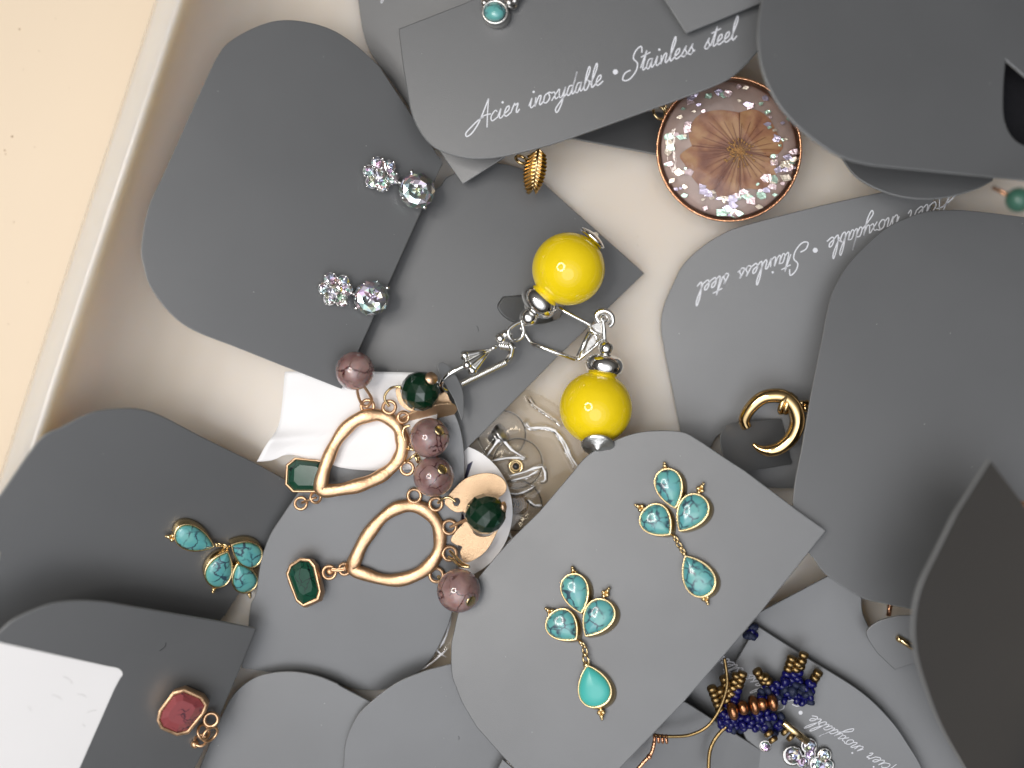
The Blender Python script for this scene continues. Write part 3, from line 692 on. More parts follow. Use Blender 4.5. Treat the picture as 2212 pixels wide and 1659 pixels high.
# ------------------------------------------------------------------ yellow bead earrings
def axis3(a, b, dz=0.0):
    v = Vector((b[0] - a[0], -(b[1] - a[1]), 0)).normalized(); return (v + Vector((0, 0, dz))).normalized()
def rond(r, h, n=12):
    return [(max(1e-6, r * math.sin(math.pi * i / n) ** .7), -h * math.cos(math.pi * i / n)) for i in range(n + 1)]
zA = 12.5
ra = thing('yellow_bead_earring', W(1228, 581, 5), 'yellow ball earring whose silver hook runs down to the left, upper of the two', 'earring', 'yellow ball earrings')
build('yellow_bead', MB().ball(W(1228, 581, zA), px(79, zA), 48, 28), YELLOW, ra)
ax = axis3((1228, 581), (1164, 651), -.05)
build('spacer_disc', MB().lathe(W(1164, 652, zA - .3), ax, rond(px(43, 12), 2.6), 32).lathe(W(1152, 668, zA - .4), ax, rond(px(24, 12), 1.3), 24), SILVER, ra)
build('spacer_ball', MB().ball(W(1142, 685, zA - .5), px(20, 12), 24, 14), SILVER, ra)
build('end_cap', MB().lathe(W(1279, 516, zA), -ax, [(px(30, 12), -.4), (px(34, 12), 0), (px(33, 12), .35), (px(20, 12), .9), (px(7, 12), 1.15), (.3, 1.6), (.01, 1.65)], 28), SILVER, ra)
def zpath(pts, zs, f=Z3):
    q = f(pts)
    if not isinstance(zs, (list, tuple)): zs = [zs] * len(q)
    return [W(a, b, z) for (a, b), z in zip(q, zs)]
mb = MB().tube(smooth3(zpath([(975,460),(905,490),(845,540),(838,610),(880,662),(935,658),(985,620),(1000,560),(985,490)], [12,12.3,12.5,12.5,12,11.6,11.5,11.6,12]), True), .42, True, 8)
build('oval_link', mb, SILVER, ra)
mb = MB()
for k, (x, y, rr) in enumerate([(745, 640, 12), (800, 600, 10), (840, 612, 8.5), (760, 695, 9)]): mb.ball(W(*one(Z3, x, y), 12 - k * .2), rr * S, 14, 9)
for k in range(5): mb.ring(W(*one(Z3, 745 + k * 22, 715 + k * 3), 11.6), Vector((1, .25, .1)), .95, .2, 12, 6)
build('coil_hinge', mb, SILVER, ra)
mb = MB()
for (x, y, z) in ((362, 828, 13), (385, 930, 13.2), (442, 990, 12.4)):
    a = W(*one(Z3, 640, 765), 12.2); b = W(*one(Z3, x, y), z)
    mb.tube([a, a.lerp(b, .5), a.lerp(b, .85), b], [.3, .6, .85, .95], n=10); mb.ball(b, 1.05, 14, 9)
mb.tube([W(*one(Z3, 640, 765), 12.2), W(*one(Z3, 715, 720), 12)], .38, n=8)
build('fan_ornament', mb, SILVER, ra)
mb = MB().tube(smooth3(zpath([(400,930),(330,952),(240,1000),(165,1050),(115,1110),(100,1160),(125,1195),(160,1210)], [13,13,13,12.6,12,11.2,10.4,9.8])), .62, n=8)
build('ear_hook', mb, SILVER, ra)
mb = MB().tube(zpath([(835,700),(880,745),(865,830),(820,905)], [11.6, 11.2, 10.6, 10.2]), .75, n=4, flatten=.35)
build('lever_plate', mb, SILVER, ra)
mb = MB(); A_, B_ = one(Z3, 800, 905), one(Z3, 325, 1135)
for k in range(30):
    t = k / 29; mb.ring(W(A_[0] + (B_[0] - A_[0]) * t, A_[1] + (B_[1] - A_[1]) * t, 10.3), axis3(A_, B_), .72, .17, 12, 5)
mb.tube([W(*A_, 10.3), W(*B_, 10.3)], .66, n=8)
build('ribbed_bar', mb, SILVER, ra)

zB = 10.0
rb = thing('yellow_bead_earring', W(1288, 881, 0), 'yellow ball earring lying over the bare tray floor below an angular silver wire', 'earring', 'yellow ball earrings')
build('yellow_bead', MB().ball(W(1287, 881, zB), px(79, zB), 48, 28), YELLOW, rb)
ax = axis3((1292, 900), (1307, 780), .05)
build('spacer_disc', MB().lathe(W(1306, 790, zB + .5), ax, rond(px(41, 8), 2.5), 32), SILVER, rb)
build('spacer_ball', MB().ball(W(1309, 752, zB + .6), px(16, 8), 24, 14), SILVER, rb)
build('end_cap', MB().lathe(W(1291, 961, zB + 5.0), (axis3((1300, 880), (1291, 970)) + Vector((0, 0, .9))).normalized(), [(px(20, 8), -.9), (px(34, 8), -.1), (px(35, 8), .15), (px(30, 8), .5), (px(10, 8), .75), (px(6, 8), 1.3), (.01, 1.5)], 28), SATIN, rb)
mb = MB().tube(smooth3(zpath([(1885,740),(1878,600),(1868,480),(1858,430)], [8.5, 9, 9.5, 9.8])), .5, n=8)
mb.tube(smooth3(zpath([(1820,470),(1790,400),(1830,350),(1900,345),(1960,390),(1970,470),(1935,510)], [9.2, 9.4, 9.6, 9.8, 9.8, 9.4, 9])), .55, n=8)
mb.ring(W(*one(Z3, 1880, 425), 9.8), (.4, .3, 1), .75, .28, 14, 6)
build('wire_loop', mb, SILVER, rb)
mb = MB().tube(zpath([(1370,300),(1440,345),(1560,410),(1690,475),(1745,520)], [7.5, 7.8, 8, 8.2, 8.4]), .42, n=8)
mb.tube(zpath([(1690,475),(1740,560),(1830,610)], [8.2, 8.4, 8.8]), .3, n=6)
mb.tube(smooth3(zpath([(960,520),(1010,585),(1080,695)], [7.5, 7.2, 7]), sub=3) , .42, n=8)
mb.tube(zpath([(1080,695),(1330,790),(1560,868)], [7, 6.6, 6.4]), .52, n=8)
mb.tube(zpath([(1560,868),(1605,870),(1660,822),(1790,720),(1850,640)], [6.4, 6.5, 7, 7.8, 8.6]), .4, n=8)
build('angular_ear_wire', mb, SILVER, rb)
mb = MB().tube(zpath([(1595,850),(1650,730),(1722,575)], [7, 7.6, 8.2]), .55, n=4, flatten=.4)
mb.tube(zpath([(1722,575),(1790,620),(1800,690)], [8.2, 8.5, 8.5]), .35, n=6)
build('lever_clasp', mb, SILVER, rb)
mb = MB(); q = zpath([(1740,500),(1840,470),(1845,590),(1780,560)], 8.6)
mb.rings([[p - Vector((0, 0, .3)) for p in q], q], False, close_first=True); q = zpath([(1700,690),(1760,610),(1780,690),(1670,800)], 7.8); mb.rings([[p - Vector((0, 0, .3)) for p in q], q], False, close_first=True)
build('hinge_plate', mb, STEEL, rb)

# ------------------------------------------------------------------ gold teardrop earrings
def bead_hole(mb, c, d, r):     # head pin seen in the bead's drill hole
    c = Vector(c); d = Vector(d).normalized(); mb.lathe(c + d * r * .96, d, [(r * .25, -.15), (r * .27, .05), (r * .2, .16), (.01, .18)], 14)
def facet_ball(c, r, axis):
    mb = MB(); m = 8; n = 10
    rings = []
    ax_ = Vector(axis).normalized(); x = ax_.cross(Vector((0, 0, 1)) if abs(ax_.z) < .9 else Vector((0, 1, 0))).normalized(); y = ax_.cross(x); c = Vector(c)
    vs = []; fs = []
    for i in range(m + 1):
        th = math.pi * (0.06 + .88 * i / m)
        for k in range(n):
            q = (k + .5 * (i % 2)) * math.tau / n
            vs.append(c + (x * math.cos(q) * math.sin(th) + y * math.sin(q) * math.sin(th) - ax_ * math.cos(th)) * r)
    for i in range(m):
        for k in range(n):
            a, b = i * n + k, i * n + (k + 1) % n; e_, f_ = (i + 1) * n + k, (i + 1) * n + (k + 1) % n
            if i % 2 == 0: fs += [(a, b, e_), (b, f_, e_)]
            else: fs += [(a, b, f_), (a, f_, e_)]
    mb.add(vs, fs, False); mb.add(vs[:n], [tuple(range(n))[::-1]], False); mb.add(vs[-n:], [tuple(range(n))], False)
    return mb
def eyelet(mb, x, y, z, R=7.0, r=2.1, n=(0, 0, 1)): mb.ring(W(x, y, z), n, R * S, r * S, 18, 8)

r1 = thing('teardrop_earring', W(790, 960, 11), 'matte gold teardrop frame earring with a green stone half hidden, upper of the two', 'earring', 'gold teardrop earrings')
pts = Z4([(45,1600),(58,1440),(105,1290),(175,1130),(265,985),(385,865),(520,800),(655,785),(785,830),(880,925),(922,1040),(922,1160),(880,1275),(790,1375),(680,1455),(540,1520),(380,1570),(210,1600)])
build('teardrop_frame', MB().tube(smooth3([W(x, y, 13.0 + .25 * math.sin(i * 1.3)) for i, (x, y) in enumerate(pts)], True, 6), [1.38 + .10 * math.sin(i * .55) + .07 * math.sin(i * .21 + 1) for i in range(len(pts) * 6)], True, 12, .6, Vector((0, 0, 1))), MGOLD, r1)
for (x, y, nn) in [(500, 690, (0, 0, 1)), (590, 690, (.6, 0, 1)), (745, 700, (0, .2, 1)), (820, 720, (.5, 0, 1)), (935, 810, (.3, 0, 1)), (975, 1365, (0, 0, 1))]:
    mb = MB(); X, Y = one(Z4, (545 if x < 600 else 782 if x < 900 else x), y); 
    if x in (590, 820): continue
    eyelet(mb, X, Y, 13, 13 if x != 935 else 11, 3.6, nn); build('eyelet', mb, MGOLD, r1)
mb = MB().tube(smooth3(zpath([(430,440),(440,560),(480,660),(540,690),(590,620),(540,520),(480,450)], [17, 15.5, 14, 13.4, 14.4, 16, 17], Z4)), .32, n=8); build('jump_link', mb, MGOLD, r1)
mb = MB().tube(smooth3(zpath([(780,690),(735,620),(740,560),(790,500),(840,480),(910,480)], [13, 13.6, 14, 14.5, 15, 15.4], Z4)), .3, n=8); build('jump_link', mb, GOLD, r1)
mb = MB().tube(smooth3(zpath([(1010,900),(950,920),(930,990),(960,1080),(1010,1150),(1050,1160)], [14, 14, 14, 13.6, 13.2, 13], Z4)), .3, n=8)
mb.tube(zpath([(960,1300),(1080,1200)], [13.5, 14.5], Z4), .26, n=6); mb.tube(zpath([(980,1150),(1050,1165)], [13.5, 14], Z4), .3, n=6)
mb.ring(W(*one(Z4, 1090, 1255), 12.5), (1, .3, .2), 1.0, .3); build('jump_link', mb, GOLD, r1)
c = W(*one(Z4, 408, 305), 17.6); build('mauve_bead', MB().ball(c, px(42, 17.6), 36, 20), MAUVE, r1)
zg = 16.5; c = W(*one(Z4, 1120, 525), zg); build('green_bead', facet_ball(c, px(43.5, zg), (.7, .5, .5)), GBEAD, r1)
mb = MB(); mb.lathe(W(*one(Z4, 1240, 385), zg + 3.4), (.5, .4, 1), [(.01, -.1), (1.25, -.1), (1.3, .1), (.01, .3)], 18); build('head_pin', mb, ROSEM, r1)
c = W(*one(Z4, 1221, 1035), 14.8); build('mauve_bead', MB().ball(c, px(43.5, 14.8), 36, 20), MAUVE, r1)
mb = MB(); bead_hole(mb, c, (.55, .42, .72), px(43.5, 14.8)); build('head_pin', mb, GOLD, r1)
# crescent plate hanging edge-up beside the green bead
q = Z4([(868,905),(880,860),(960,800),(1060,750),(1180,705),(1330,672),(1440,665),(1500,690),(1524,730),(1480,790),(1390,850),(1290,880),(1150,920),(1000,940),(900,935)])
bt = Plane((870, 905, 12.4), (985, 880, 12.6), (920, 870, 15.6))
sheet('crescent_plate', q, bt, PLATE, th=.5, bev=.12, parent=r1)
q = Z4([(850,520),(900,480),(1000,700),(1200,700),(1340,560),(1400,540),(1440,620),(1440,670),(1200,760),(1030,750),(900,670)])
sheet('backing_plate', q, Plane((860, 850, 13.2), (970, 870, 12.8), (900, 890, 12.8)), PLATE, th=.5, bev=.12, parent=r1)
t4p = T(0, 1)
G1 = Plane((610, 1000, 8.6), (700, 1000, 10.2), (650, 1060, 9.2))
bezel(r1, G1, t4p([(1866,1360,1),(1918,1318,1),(2075,1335,1),(2130,1365,1),(2105,1500,1),(2060,1520,1),(1905,1520,1),(1860,1475,1)]), 0, 2.4, .9, GREEN, MGOLD, 5.0, (0, 0), True, sub=1, name='green_stone', wall='stone_setting', table=.66)
mb = MB(); eyelet(mb, *one(t4p, 1950, 1603), 9.8, 12.5, 3.2, (0, .2, 1)); eyelet(mb, *one(t4p, 2045, 1565), 10.8, 11, 3.0, (.5, .2, 1))
mb.tube(zpath([(1955,1600),(2005,1580),(2050,1565)], [10.6, 11.2, 11.6], t4p), .26, n=6); build('jump_link', mb, MGOLD, r1)

r2 = thing('teardrop_earring', W(860, 1175, 9), 'matte gold teardrop frame earring with its green stone lying free, lower of the two', 'earring', 'gold teardrop earrings')
pts = Z5([(668,900),(695,800),(757,665),(845,535),(945,425),(1060,350),(1180,325),(1300,352),(1392,430),(1448,540),(1455,680),(1420,790),(1345,885),(1230,958),(1080,1000),(930,992),(790,950)])
pz = PL['C3']
build('teardrop_frame', MB().tube(smooth3([pz.at(x, y, 1.0 + .15 * math.sin(i * 1.7)) for i, (x, y) in enumerate(pts)], True, 6), [1.38 + .10 * math.sin(i * .47) + .07 * math.sin(i * .19) for i in range(len(pts) * 6)], True, 12, .6, Vector((0, 0, 1))), MGOLD, r2)
for (x, y, R) in [(1225, 235, 13.5), (1420, 310, 13), (1543, 520, 14), (1545, 760, 14), (1425, 955, 14), (592, 900, 11.5)]:
    mb = MB(); X, Y = one(Z5, x, y); p = pz.at(X, Y, 1.0); mb.ring(p, (.15, .1, 1), R * S, .37, 20, 8); build('eyelet', mb, MGOLD, r2)
PEN = Plane((625, 1250, 8.2), (700, 1250, 9.8), (650, 1310, 8.2))
bezel(r2, PEN, Z5([(108,880,1),(190,826,1),(268,836,1),(306,890,1),(352,1090,1),(335,1160,1),(215,1218,1),(160,1170,1),(112,1030,1),(82,950,1)]), -1.6, 1.3, .7, GREEN, MGOLD, 7.0, (9, 0.5), True, sub=1, name='green_stone', wall='stone_setting', table=.62)
mb = MB(); p = W(*one(Z5, 453, 930), 8.6); mb.ring(p, (.1, 0, 1), 1.35, .34, 20, 8); mb.lathe(p + Vector((0, 0, -.8)), (0, 0, 1), [(.9, 0), (.8, .3), (.01, .5)], 14); build('eyelet', mb, MGOLD, r2)
mb = MB().tube(smooth3(zpath([(480,895),(530,900),(590,890),(600,905),(530,915),(480,910)], 9, Z5), True), .26, True, 6)
mb.tube(zpath([(590,860),(600,930)], 9.3, Z5), .25, n=6); build('jump_link', mb, MGOLD, r2)
zm = 14.4; c = W(*one(Z5, 1400, 60), zm); build('mauve_bead', MB().ball(c, px(44, zm), 36, 20), MAUVE, r2)
mb = MB(); bead_hole(mb, c, (.48, .42, .77), px(44, zm)); build('head_pin', mb, GOLD, r2)
zm = 13.9; c = W(*one(Z5, 1627, 1095), zm); build('mauve_bead', MB().ball(c, px(47.5, zm), 36, 20), MAUVE, r2)
mb = MB(); bead_hole(mb, c, (.6, -.38, .7), px(47.5, zm)); build('head_pin', mb, GOLD, r2)
mb = MB().tube(smooth3(zpath([(1545,735),(1600,790),(1660,850),(1720,880),(1640,870),(1580,820),(1535,790)], [11, 12, 13, 14, 13.4, 12, 11], Z5)), .32, n=8)
mb.tube(smooth3(zpath([(1440,960),(1460,1000),(1500,1030)], [10.5, 11, 12], Z5)), .32, n=6)
mb.tube(smooth3(zpath([(1440,300),(1490,260),(1540,250),(1600,290)], [11, 12, 12.2, 12], Z5)), .28, n=6); build('jump_link', mb, GOLD, r2)
CR = Plane((975, 1080, 11.8), (1090, 1040, 12.6), (1000, 1190, 10.6))
sheet('crescent_plate', Z5([(1500,290),(1560,200),(1660,100),(1760,50),(1880,30),(1980,50),(2050,110),(2060,180),(2010,240),(1900,300),(1780,380),(1740,470),(1780,590),(1900,600),(1990,520),(1960,600),(1890,720),(1800,800),(1680,845),(1640,760),(1655,700),(1600,680),(1555,640),(1600,560),(1670,480),(1680,390),(1600,385),(1530,340)]),
      CR, PLATE, th=.5, bev=.12, parent=r2, holes=[Z5([(1575,290),(1590,260),(1625,260),(1640,290),(1620,325),(1590,325)])])
zg = 16.0; c = W(*one(Z5, 1870, 400), zg); build('green_bead', facet_ball(c, px(44.5, zg), (.85, .1, .45)), GBEAD, r2)
mb = MB().lathe(W(*one(Z5, 2035, 335), zg + 1.2), (.95, .1, .3), [(.01, -.2), (1.05, -.2), (1.05, .25), (.5, .5), (.01, .5)], 16); build('head_pin', mb, ROSEM, r2)
mb = MB().tube(smooth3(zpath([(1550,520),(1610,490),(1680,460),(1740,440)], [10.8, 11.6, 12.6, 14], Z5)), .32, n=8); build('jump_link', mb, MGOLD, r2)

# ------------------------------------------------------------------ pink pendant
r3 = thing('pink_pendant_earring', PL['C5'].at(395, 1530, 0), 'matte gold pendant with a veined pink stone on the labelled card', 'earring')
PP = Plane((345, 1530, PL['C5'].at(345, 1530).z + 1.0), (450, 1530, PL['C5'].at(450, 1530).z + 2.0), (400, 1600, PL['C5'].at(400, 1600).z + 1.2))
bezel(r3, PP, t7([(1128,1190,1),(1190,1168,1),(1295,1212,1),(1325,1255,1),(1305,1305,1),(1215,1415,1),(1150,1430,1),(1058,1392,1),(1037,1345,1),(1052,1290,1)]), -1.0, 2.6, .8, PINK, MGOLD, 8.0, (4, -7), True, sub=1, name='pink_stone', wall='stone_setting', table=.6)
hz = PL['C5'].at(450, 1560).z
mb = MB(); mb.ring(W(*one(t7, 1368, 1345), hz + 1.6), (.2, 0, 1), 1.35, .38, 20, 8); build('eyelet', mb, MGOLD, r3)
mb = MB(); mb.ring(W(*one(t7, 1318, 1425), hz + 1.6), (.9, .35, .5), 1.5, .3, 18, 8); mb.ring(W(*one(t7, 1362, 1440), hz + 1.2), (.7, -.4, .6), 1.7, .3, 18, 8)
mb.ring(W(*one(t7, 1300, 1480), hz + .9), (.2, .6, .8), 1.2, .32, 18, 8); mb.ball(W(*one(t7, 1262, 1505), hz + 1.2), .85, 14, 9); build('jump_link', mb, MGOLD, r3)

# ------------------------------------------------------------------ flower disc pendant
FD = Plane((1420, 322, 7.5), (1730, 322, 9.5), (1575, 476, 7.0))
fc = (1575, 322); FR = 155
r4 = thing('flower_disc_pendant', FD.at(fc[0], fc[1], -1.5), 'round copper rimmed resin pendant with a pressed brown flower and shell flakes', 'pendant')
circ = lambda k, h, n=72: [FD.at(fc[0] + math.cos(i * math.tau / n) * FR * k, fc[1] + math.sin(i * math.tau / n) * FR * k, h) for i in range(n)]
build('shell_backing', MB().rings([circ(.985, -1.4), circ(.985, -.6), circ(.01, -.6)]), MOTHER, r4)
build('metal_rim', MB().rings([circ(.985, -1.5), circ(1.015, -1.5), circ(1.02, .2), circ(1.01, .5), circ(.99, .5), circ(.985, .1)], cap=False), COPPER, r4)
dome = [circ(.985, .15)] + [circ(math.cos(a) * .985, .15 + 2.1 * math.sin(a) ** .8) for a in [i * math.pi / 2 / 14 for i in range(1, 14)]]
build('resin_dome', MB().rings([circ(.985, .15), circ(.975, .75), circ(.95, 1.25), circ(.91, 1.65), circ(.86, 1.95), circ(.78, 2.2), circ(.66, 2.38), circ(.45, 2.52), circ(.2, 2.58), circ(.02, 2.6)]), RESIN, r4)
FZ = [(740,560),(880,490),(1060,470),(1260,500),(1450,465),(1620,570),(1710,730),(1795,900),(1720,1010),(1620,1040),(1700,1150),(1690,1320),(1570,1420),(1400,1425),(1270,1420),(1210,1540),(1040,1565),(960,1430),(850,1440),(710,1310),(610,1140),(545,1020),(690,905),(650,740)]
fo = Z6(FZ); fcen = one(Z6, 1270, 960)
cuts = [-2, 3, 9, 14, 17, 22]
for i in range(len(cuts) - 1):
    seg_o = [fo[k % len(fo)] for k in range(cuts[i], cuts[i + 1] + 1)]  # one petal between two notches
    seg_s = smooth(seg_o, False, 6)
    mb = MB(); m_ = len(seg_s); lay = []
    for j in range(9):
        t = j / 8
        lay.append([FD.at(fcen[0] + (x - fcen[0]) * t, fcen[1] + (y - fcen[1]) * t, -.35 + .07 * i + .12 * math.sin(k * .9 + i) * t) for k, (x, y) in enumerate(seg_s)])
    vs = [p for l in lay for p in l]
    mb.add(vs, [(j * m_ + k, j * m_ + k + 1, (j + 1) * m_ + k + 1, (j + 1) * m_ + k) for j in range(8) for k in range(m_ - 1)])
    pt_ = build('petal', mb, PETAL, r4, fix=False)
    vb = MB()
    for k in range(2, m_ - 1, 4):
        x, y = seg_s[k]; e1 = random.uniform(.6, .93); j1 = random.uniform(-3, 3)
        q = [FD.at(fcen[0] + (x - fcen[0]) * t + j1 * t * (1 - t), fcen[1] + (y - fcen[1]) * t - j1 * t * (1 - t), .05 + .07 * i) for t in (.18, .45, .7, e1)]
        vb.tube(q, [.05, .05, .04, .01], n=4, flatten=.3)
    vb.tube([FD.at(fcen[0] + (seg_s[0][0] - fcen[0]) * t, fcen[1] + (seg_s[0][1] - fcen[1]) * t, .1 + .07 * i) for t in (.15, .5, 1.0)], .08, n=4, flatten=.3)
    build('petal_veins', vb, VEIN, r4)
mb = MB()
for k in range(70):
    a = random.uniform(0, math.tau); rr = abs(random.gauss(0, 1)) * 11 + 1; x = fcen[0] + math.cos(a) * rr - 4; y = fcen[1] + math.sin(a) * rr
    mb.ball(FD.at(x, y, .55), random.uniform(.12, .32), 6, 4)
for k in range(18):
    a = k * math.tau / 18 + random.uniform(-.1, .1); rr = random.uniform(20, 38)
    mb.tube([FD.at(fcen[0], fcen[1], .5), FD.at(fcen[0] + math.cos(a) * rr, fcen[1] + math.sin(a) * rr, .5)], .09, n=4); mb.ball(FD.at(fcen[0] + math.cos(a) * rr, fcen[1] + math.sin(a) * rr, .55), .26, 6, 4)
build('flower_centre', mb, STAMEN, r4)
mesh_cache = {}
for k in range(110):
    a = random.uniform(0, math.tau); rr = FR * random.uniform(.62, .95)
    if k > 90: a = random.gauss(1.0, .8)
    x, y = fc[0] + math.cos(a) * rr, fc[1] + math.sin(a) * rr
    if math.hypot(x - fcen[0], y - fcen[1]) < 62: continue
    s1 = random.uniform(5, 16); nn = random.randint(4, 6); rot = random.uniform(0, 6)
    tx, ty = random.uniform(-.3, .3), random.uniform(-.3, .3)
    loop = []
    for i in range(nn):
        q = rot + i * math.tau / nn; rx = s1 * random.uniform(.5, 1.1)
        dx, dy = math.cos(q) * rx, math.sin(q) * rx * .7
        loop.append(FD.at(x + dx, y + dy, .3 + (dx * tx + dy * ty) * .05))
    build('shell_flake', MB().rings([[p - Vector((0, 0, .08)) for p in loop], loop], False, close_first=True), SHELLS[k % 4], r4)
mb = MB().ring(FD.at(1424, 243, .3), (.4, .2, .7), 1.5, .28, 18, 8); mb.ring(FD.at(1437, 232, .5), (.9, .2, .3), 1.1, .22, 18, 8); build('jump_ring', mb, GOLD, r4)

# ------------------------------------------------------------------ gold huggie hoop
r5 = thing('gold_hoop_earring', W(1665, 930, 8), 'chunky polished gold hoop threaded through a card tab, right of the turquoise card', 'earring')
t6 = T(2, 1)
hp = smooth3(zpath([(415,1110),(400,1060),(440,985),(520,918),(620,905),(680,930),(725,985),(745,1060),(730,1130),(690,1195),(625,1245),(550,1262),(490,1245),(455,1215)], [10,10.5,11.5,12.5,13.2,13.6,13.8,13.6,13.2,12.6,12,11.6,11.4,11.2], t6), False, 6)
nn_ = len(hp); build('hoop', MB().tube(hp, [(1.1 + .5 * math.sin(math.pi * min(1, i / nn_ * 1.05))) * (1 if i < nn_ * .82 else max(.25, 1 - (i - nn_ * .82) / (nn_ * .25))) for i in range(nn_)], n=14), PGOLD, r5)
mb = MB()
for k in range(3): mb.ring(W(*one(t6, 668 + k * 22, 955 + k * 6), 13.4), (.55 + .2 * k, -.35, .45), 2.1 - .25 * k, .55, 22, 8, squash=.75)
build('wrapped_link', mb, PGOLD, r5)
mb = MB().ball(W(*one(t6, 795, 985), 12), .9, 12, 8).ball(W(*one(t6, 805, 950), 12), .6, 10, 7); mb.tube(zpath([(740,950),(800,950),(850,980)], [13, 12.2, 12], t6), .45, n=8)
build('end_links', mb, PGOLD, r5)

# ------------------------------------------------------------------ turquoise stud and gold leaf at the top
pc = PL['C16']
r6 = thing('turquoise_stud_earring', pc.at(1070, 30, 0), 'small turquoise cabochon in an old silver cup at the top edge', 'earring')
ci = [(1069 + math.cos(i * math.tau / 16) * 23, 25 + math.sin(i * math.tau / 16) * 21) for i in range(16)]
bezel(r6, pc, ci, 0, 3.0, 1.8, TURQ, STEEL, 6.0, (6, 11), sub=2, name='turquoise_stone', wall='silver_cup')
mb = MB()
for (x, y, rr) in ((1047, 6, .8), (1045, 20, .5), (1100, 6, 1.0), (1112, 2, .8), (1105, -8, .9), (1120, -8, .7), (1090, -14, .9)): mb.ball(pc.at(x, y, 2.2), rr, 12, 8)
mb.ring(pc.at(1104, 8, 1.6), (.5, .5, .7), 1.2, .3); build('granule', mb, STEEL, r6)
r7 = thing('gold_leaf_earring', W(1150, 360, 5), 'ridged gold leaf peeking out below the printed card', 'earring')
mb = MB(); A_ = W(1163, 322, 12.5); B_ = W(1152, 410, 9.5)
side = Vector((1, 0, 0)); n_ = 22; vs = []
for i in range(n_ + 1):
    t = i / n_; c = A_.lerp(B_, t); w = 1.9 * math.sin(math.pi * min(.97, .18 + .8 * t)) ** .6; zz = .35 * (i % 2)
    jag = .45 * (i % 2)
    vs += [c + Vector((-w - jag - .5, -.9, -.6 + zz)), c + Vector((-w * .5, -.4, .1 + zz)), c + Vector((.0, 0, .7)), c + Vector((w * .55, -.4, .3 + zz)), c + Vector((w + jag * .6, -.9, -.5 + zz))]
mb.add(vs, [(i * 5 + k, i * 5 + k + 1, i * 5 + k + 6, i * 5 + k + 5) for i in range(n_) for k in range(4)], False)
build('leaf_blade', mb, PGOLD, r7, fix=False)
build('midrib', MB().tube([A_ + Vector((0, 0, .7)), B_ + Vector((0, 0, .7))], [.3, .12], n=8), PGOLD, r7)
mb = MB().ring(W(1126, 345, 10.5), (.3, .6, .6), 1.2, .35); build('jump_ring', mb, PGOLD, r7)

# ------------------------------------------------------------------ bag with clear earring backs, round sticker
r8 = thing('round_sticker', W(965, 1105, 1), 'round white sticker with a dark printed mark, between the gold teardrops and the clear bag', 'sticker')
SP = Plane((1020, 980, 7.4), (1070, 1150, 7.0), (900, 1100, 3.6))
sheet('sticker_disc', [(965 + math.cos(i * math.tau / 24) * 142, 1105 + math.sin(i * math.tau / 24) * 148) for i in range(24)], SP, WHITE, th=.15, bev=.04, parent=r8)
mb = MB()
for poly in (Z8([(335,660),(385,628),(330,790),(300,800)]), Z8([(265,1120),(300,1130),(310,1190),(270,1190)])):
    mb.add([SP.at(x, y, .03) for x, y in poly], [(3, 2, 1, 0)], False)
build('printed_mark', mb, NAVYINK, r8, fix=False)
BP = Plane((1100, 850, 1.2), (1280, 960, 1.5), (1000, 1350, 1.5))
def stopper(cx, cy, R, z, kind, label):
    r = thing('disc_stopper', W(cx, cy, z), label, 'earring stopper', 'clear disc earring stoppers in the bag')
    c = W(cx, cy, z); n = Vector((random.uniform(-.15, .15), random.uniform(-.15, .15), 1))
    RR = px(R, z)
    build('clear_disc', MB().lathe(c, n, [(.01, 0), (RR * .9, .05), (RR, .3), (RR * .97, .5), (RR * .5, .45), (.01, .5)], 40), DISC, r)
    build('disc_edge', MB().ring(c + Vector((0, 0, .3)), n, RR, .07, 48, 5), STEEL if kind != 2 else DISC, r)
    if kind == 0:
        d = Vector((.8, .55, .45)); build('metal_core', MB().lathe(W(cx - 12, cy + 6, z + .6), d, [(.9, -1.6), (1.25, -1.3), (1.25, -.2), (1.7, 0), (1.9, .7), (1.6, 1.1), (2.2, 1.3), (2.2, 1.9), (.5, 2.2), (.01, 2.2)], 20), STEEL, r)
    elif kind == 1:
        q = W(*one(Z8, 785, 680), z + 1.2); build('metal_core', MB().ring(q, (0.1, 0, 1), 1.35, .32, 24, 8).lathe(q - Vector((0, 0, 1.4)), (.1, 0, 1), [(1.9, -.3), (1.7, .6), (1.2, 1.0)], 20), GOLD, r)
        build('core_socket', MB().ball(q - Vector((0, 0, .2)), .8, 14, 8), DARK, r)
    else:
        mb = MB(); q = W(*one(Z8, 800, 1030), z + .8)
        for k in range(6): mb.ring(q + Vector((-.18 * k, 0, .12 * k)), (-.3, 0, 1), 2.3 - .36 * k, .15, 24, 6)
        build('metal_core', mb, BRONZE, r); build('core_socket', MB().ball(q, .9, 12, 8), DARK, r)
stopper(*one(Z8, 655, 380), 53, 2.2, 0, 'clear plastic disc earring back with a silver core, topmost in the bag')
stopper(*one(Z8, 800, 650), 55, 3.2, 1, 'clear plastic disc earring back with a gold ring core, middle of the bag')
stopper(*one(Z8, 790, 1040), 57, 2.2, 2, 'clear plastic disc earring back with a coiled bronze core, lowest in the bag')
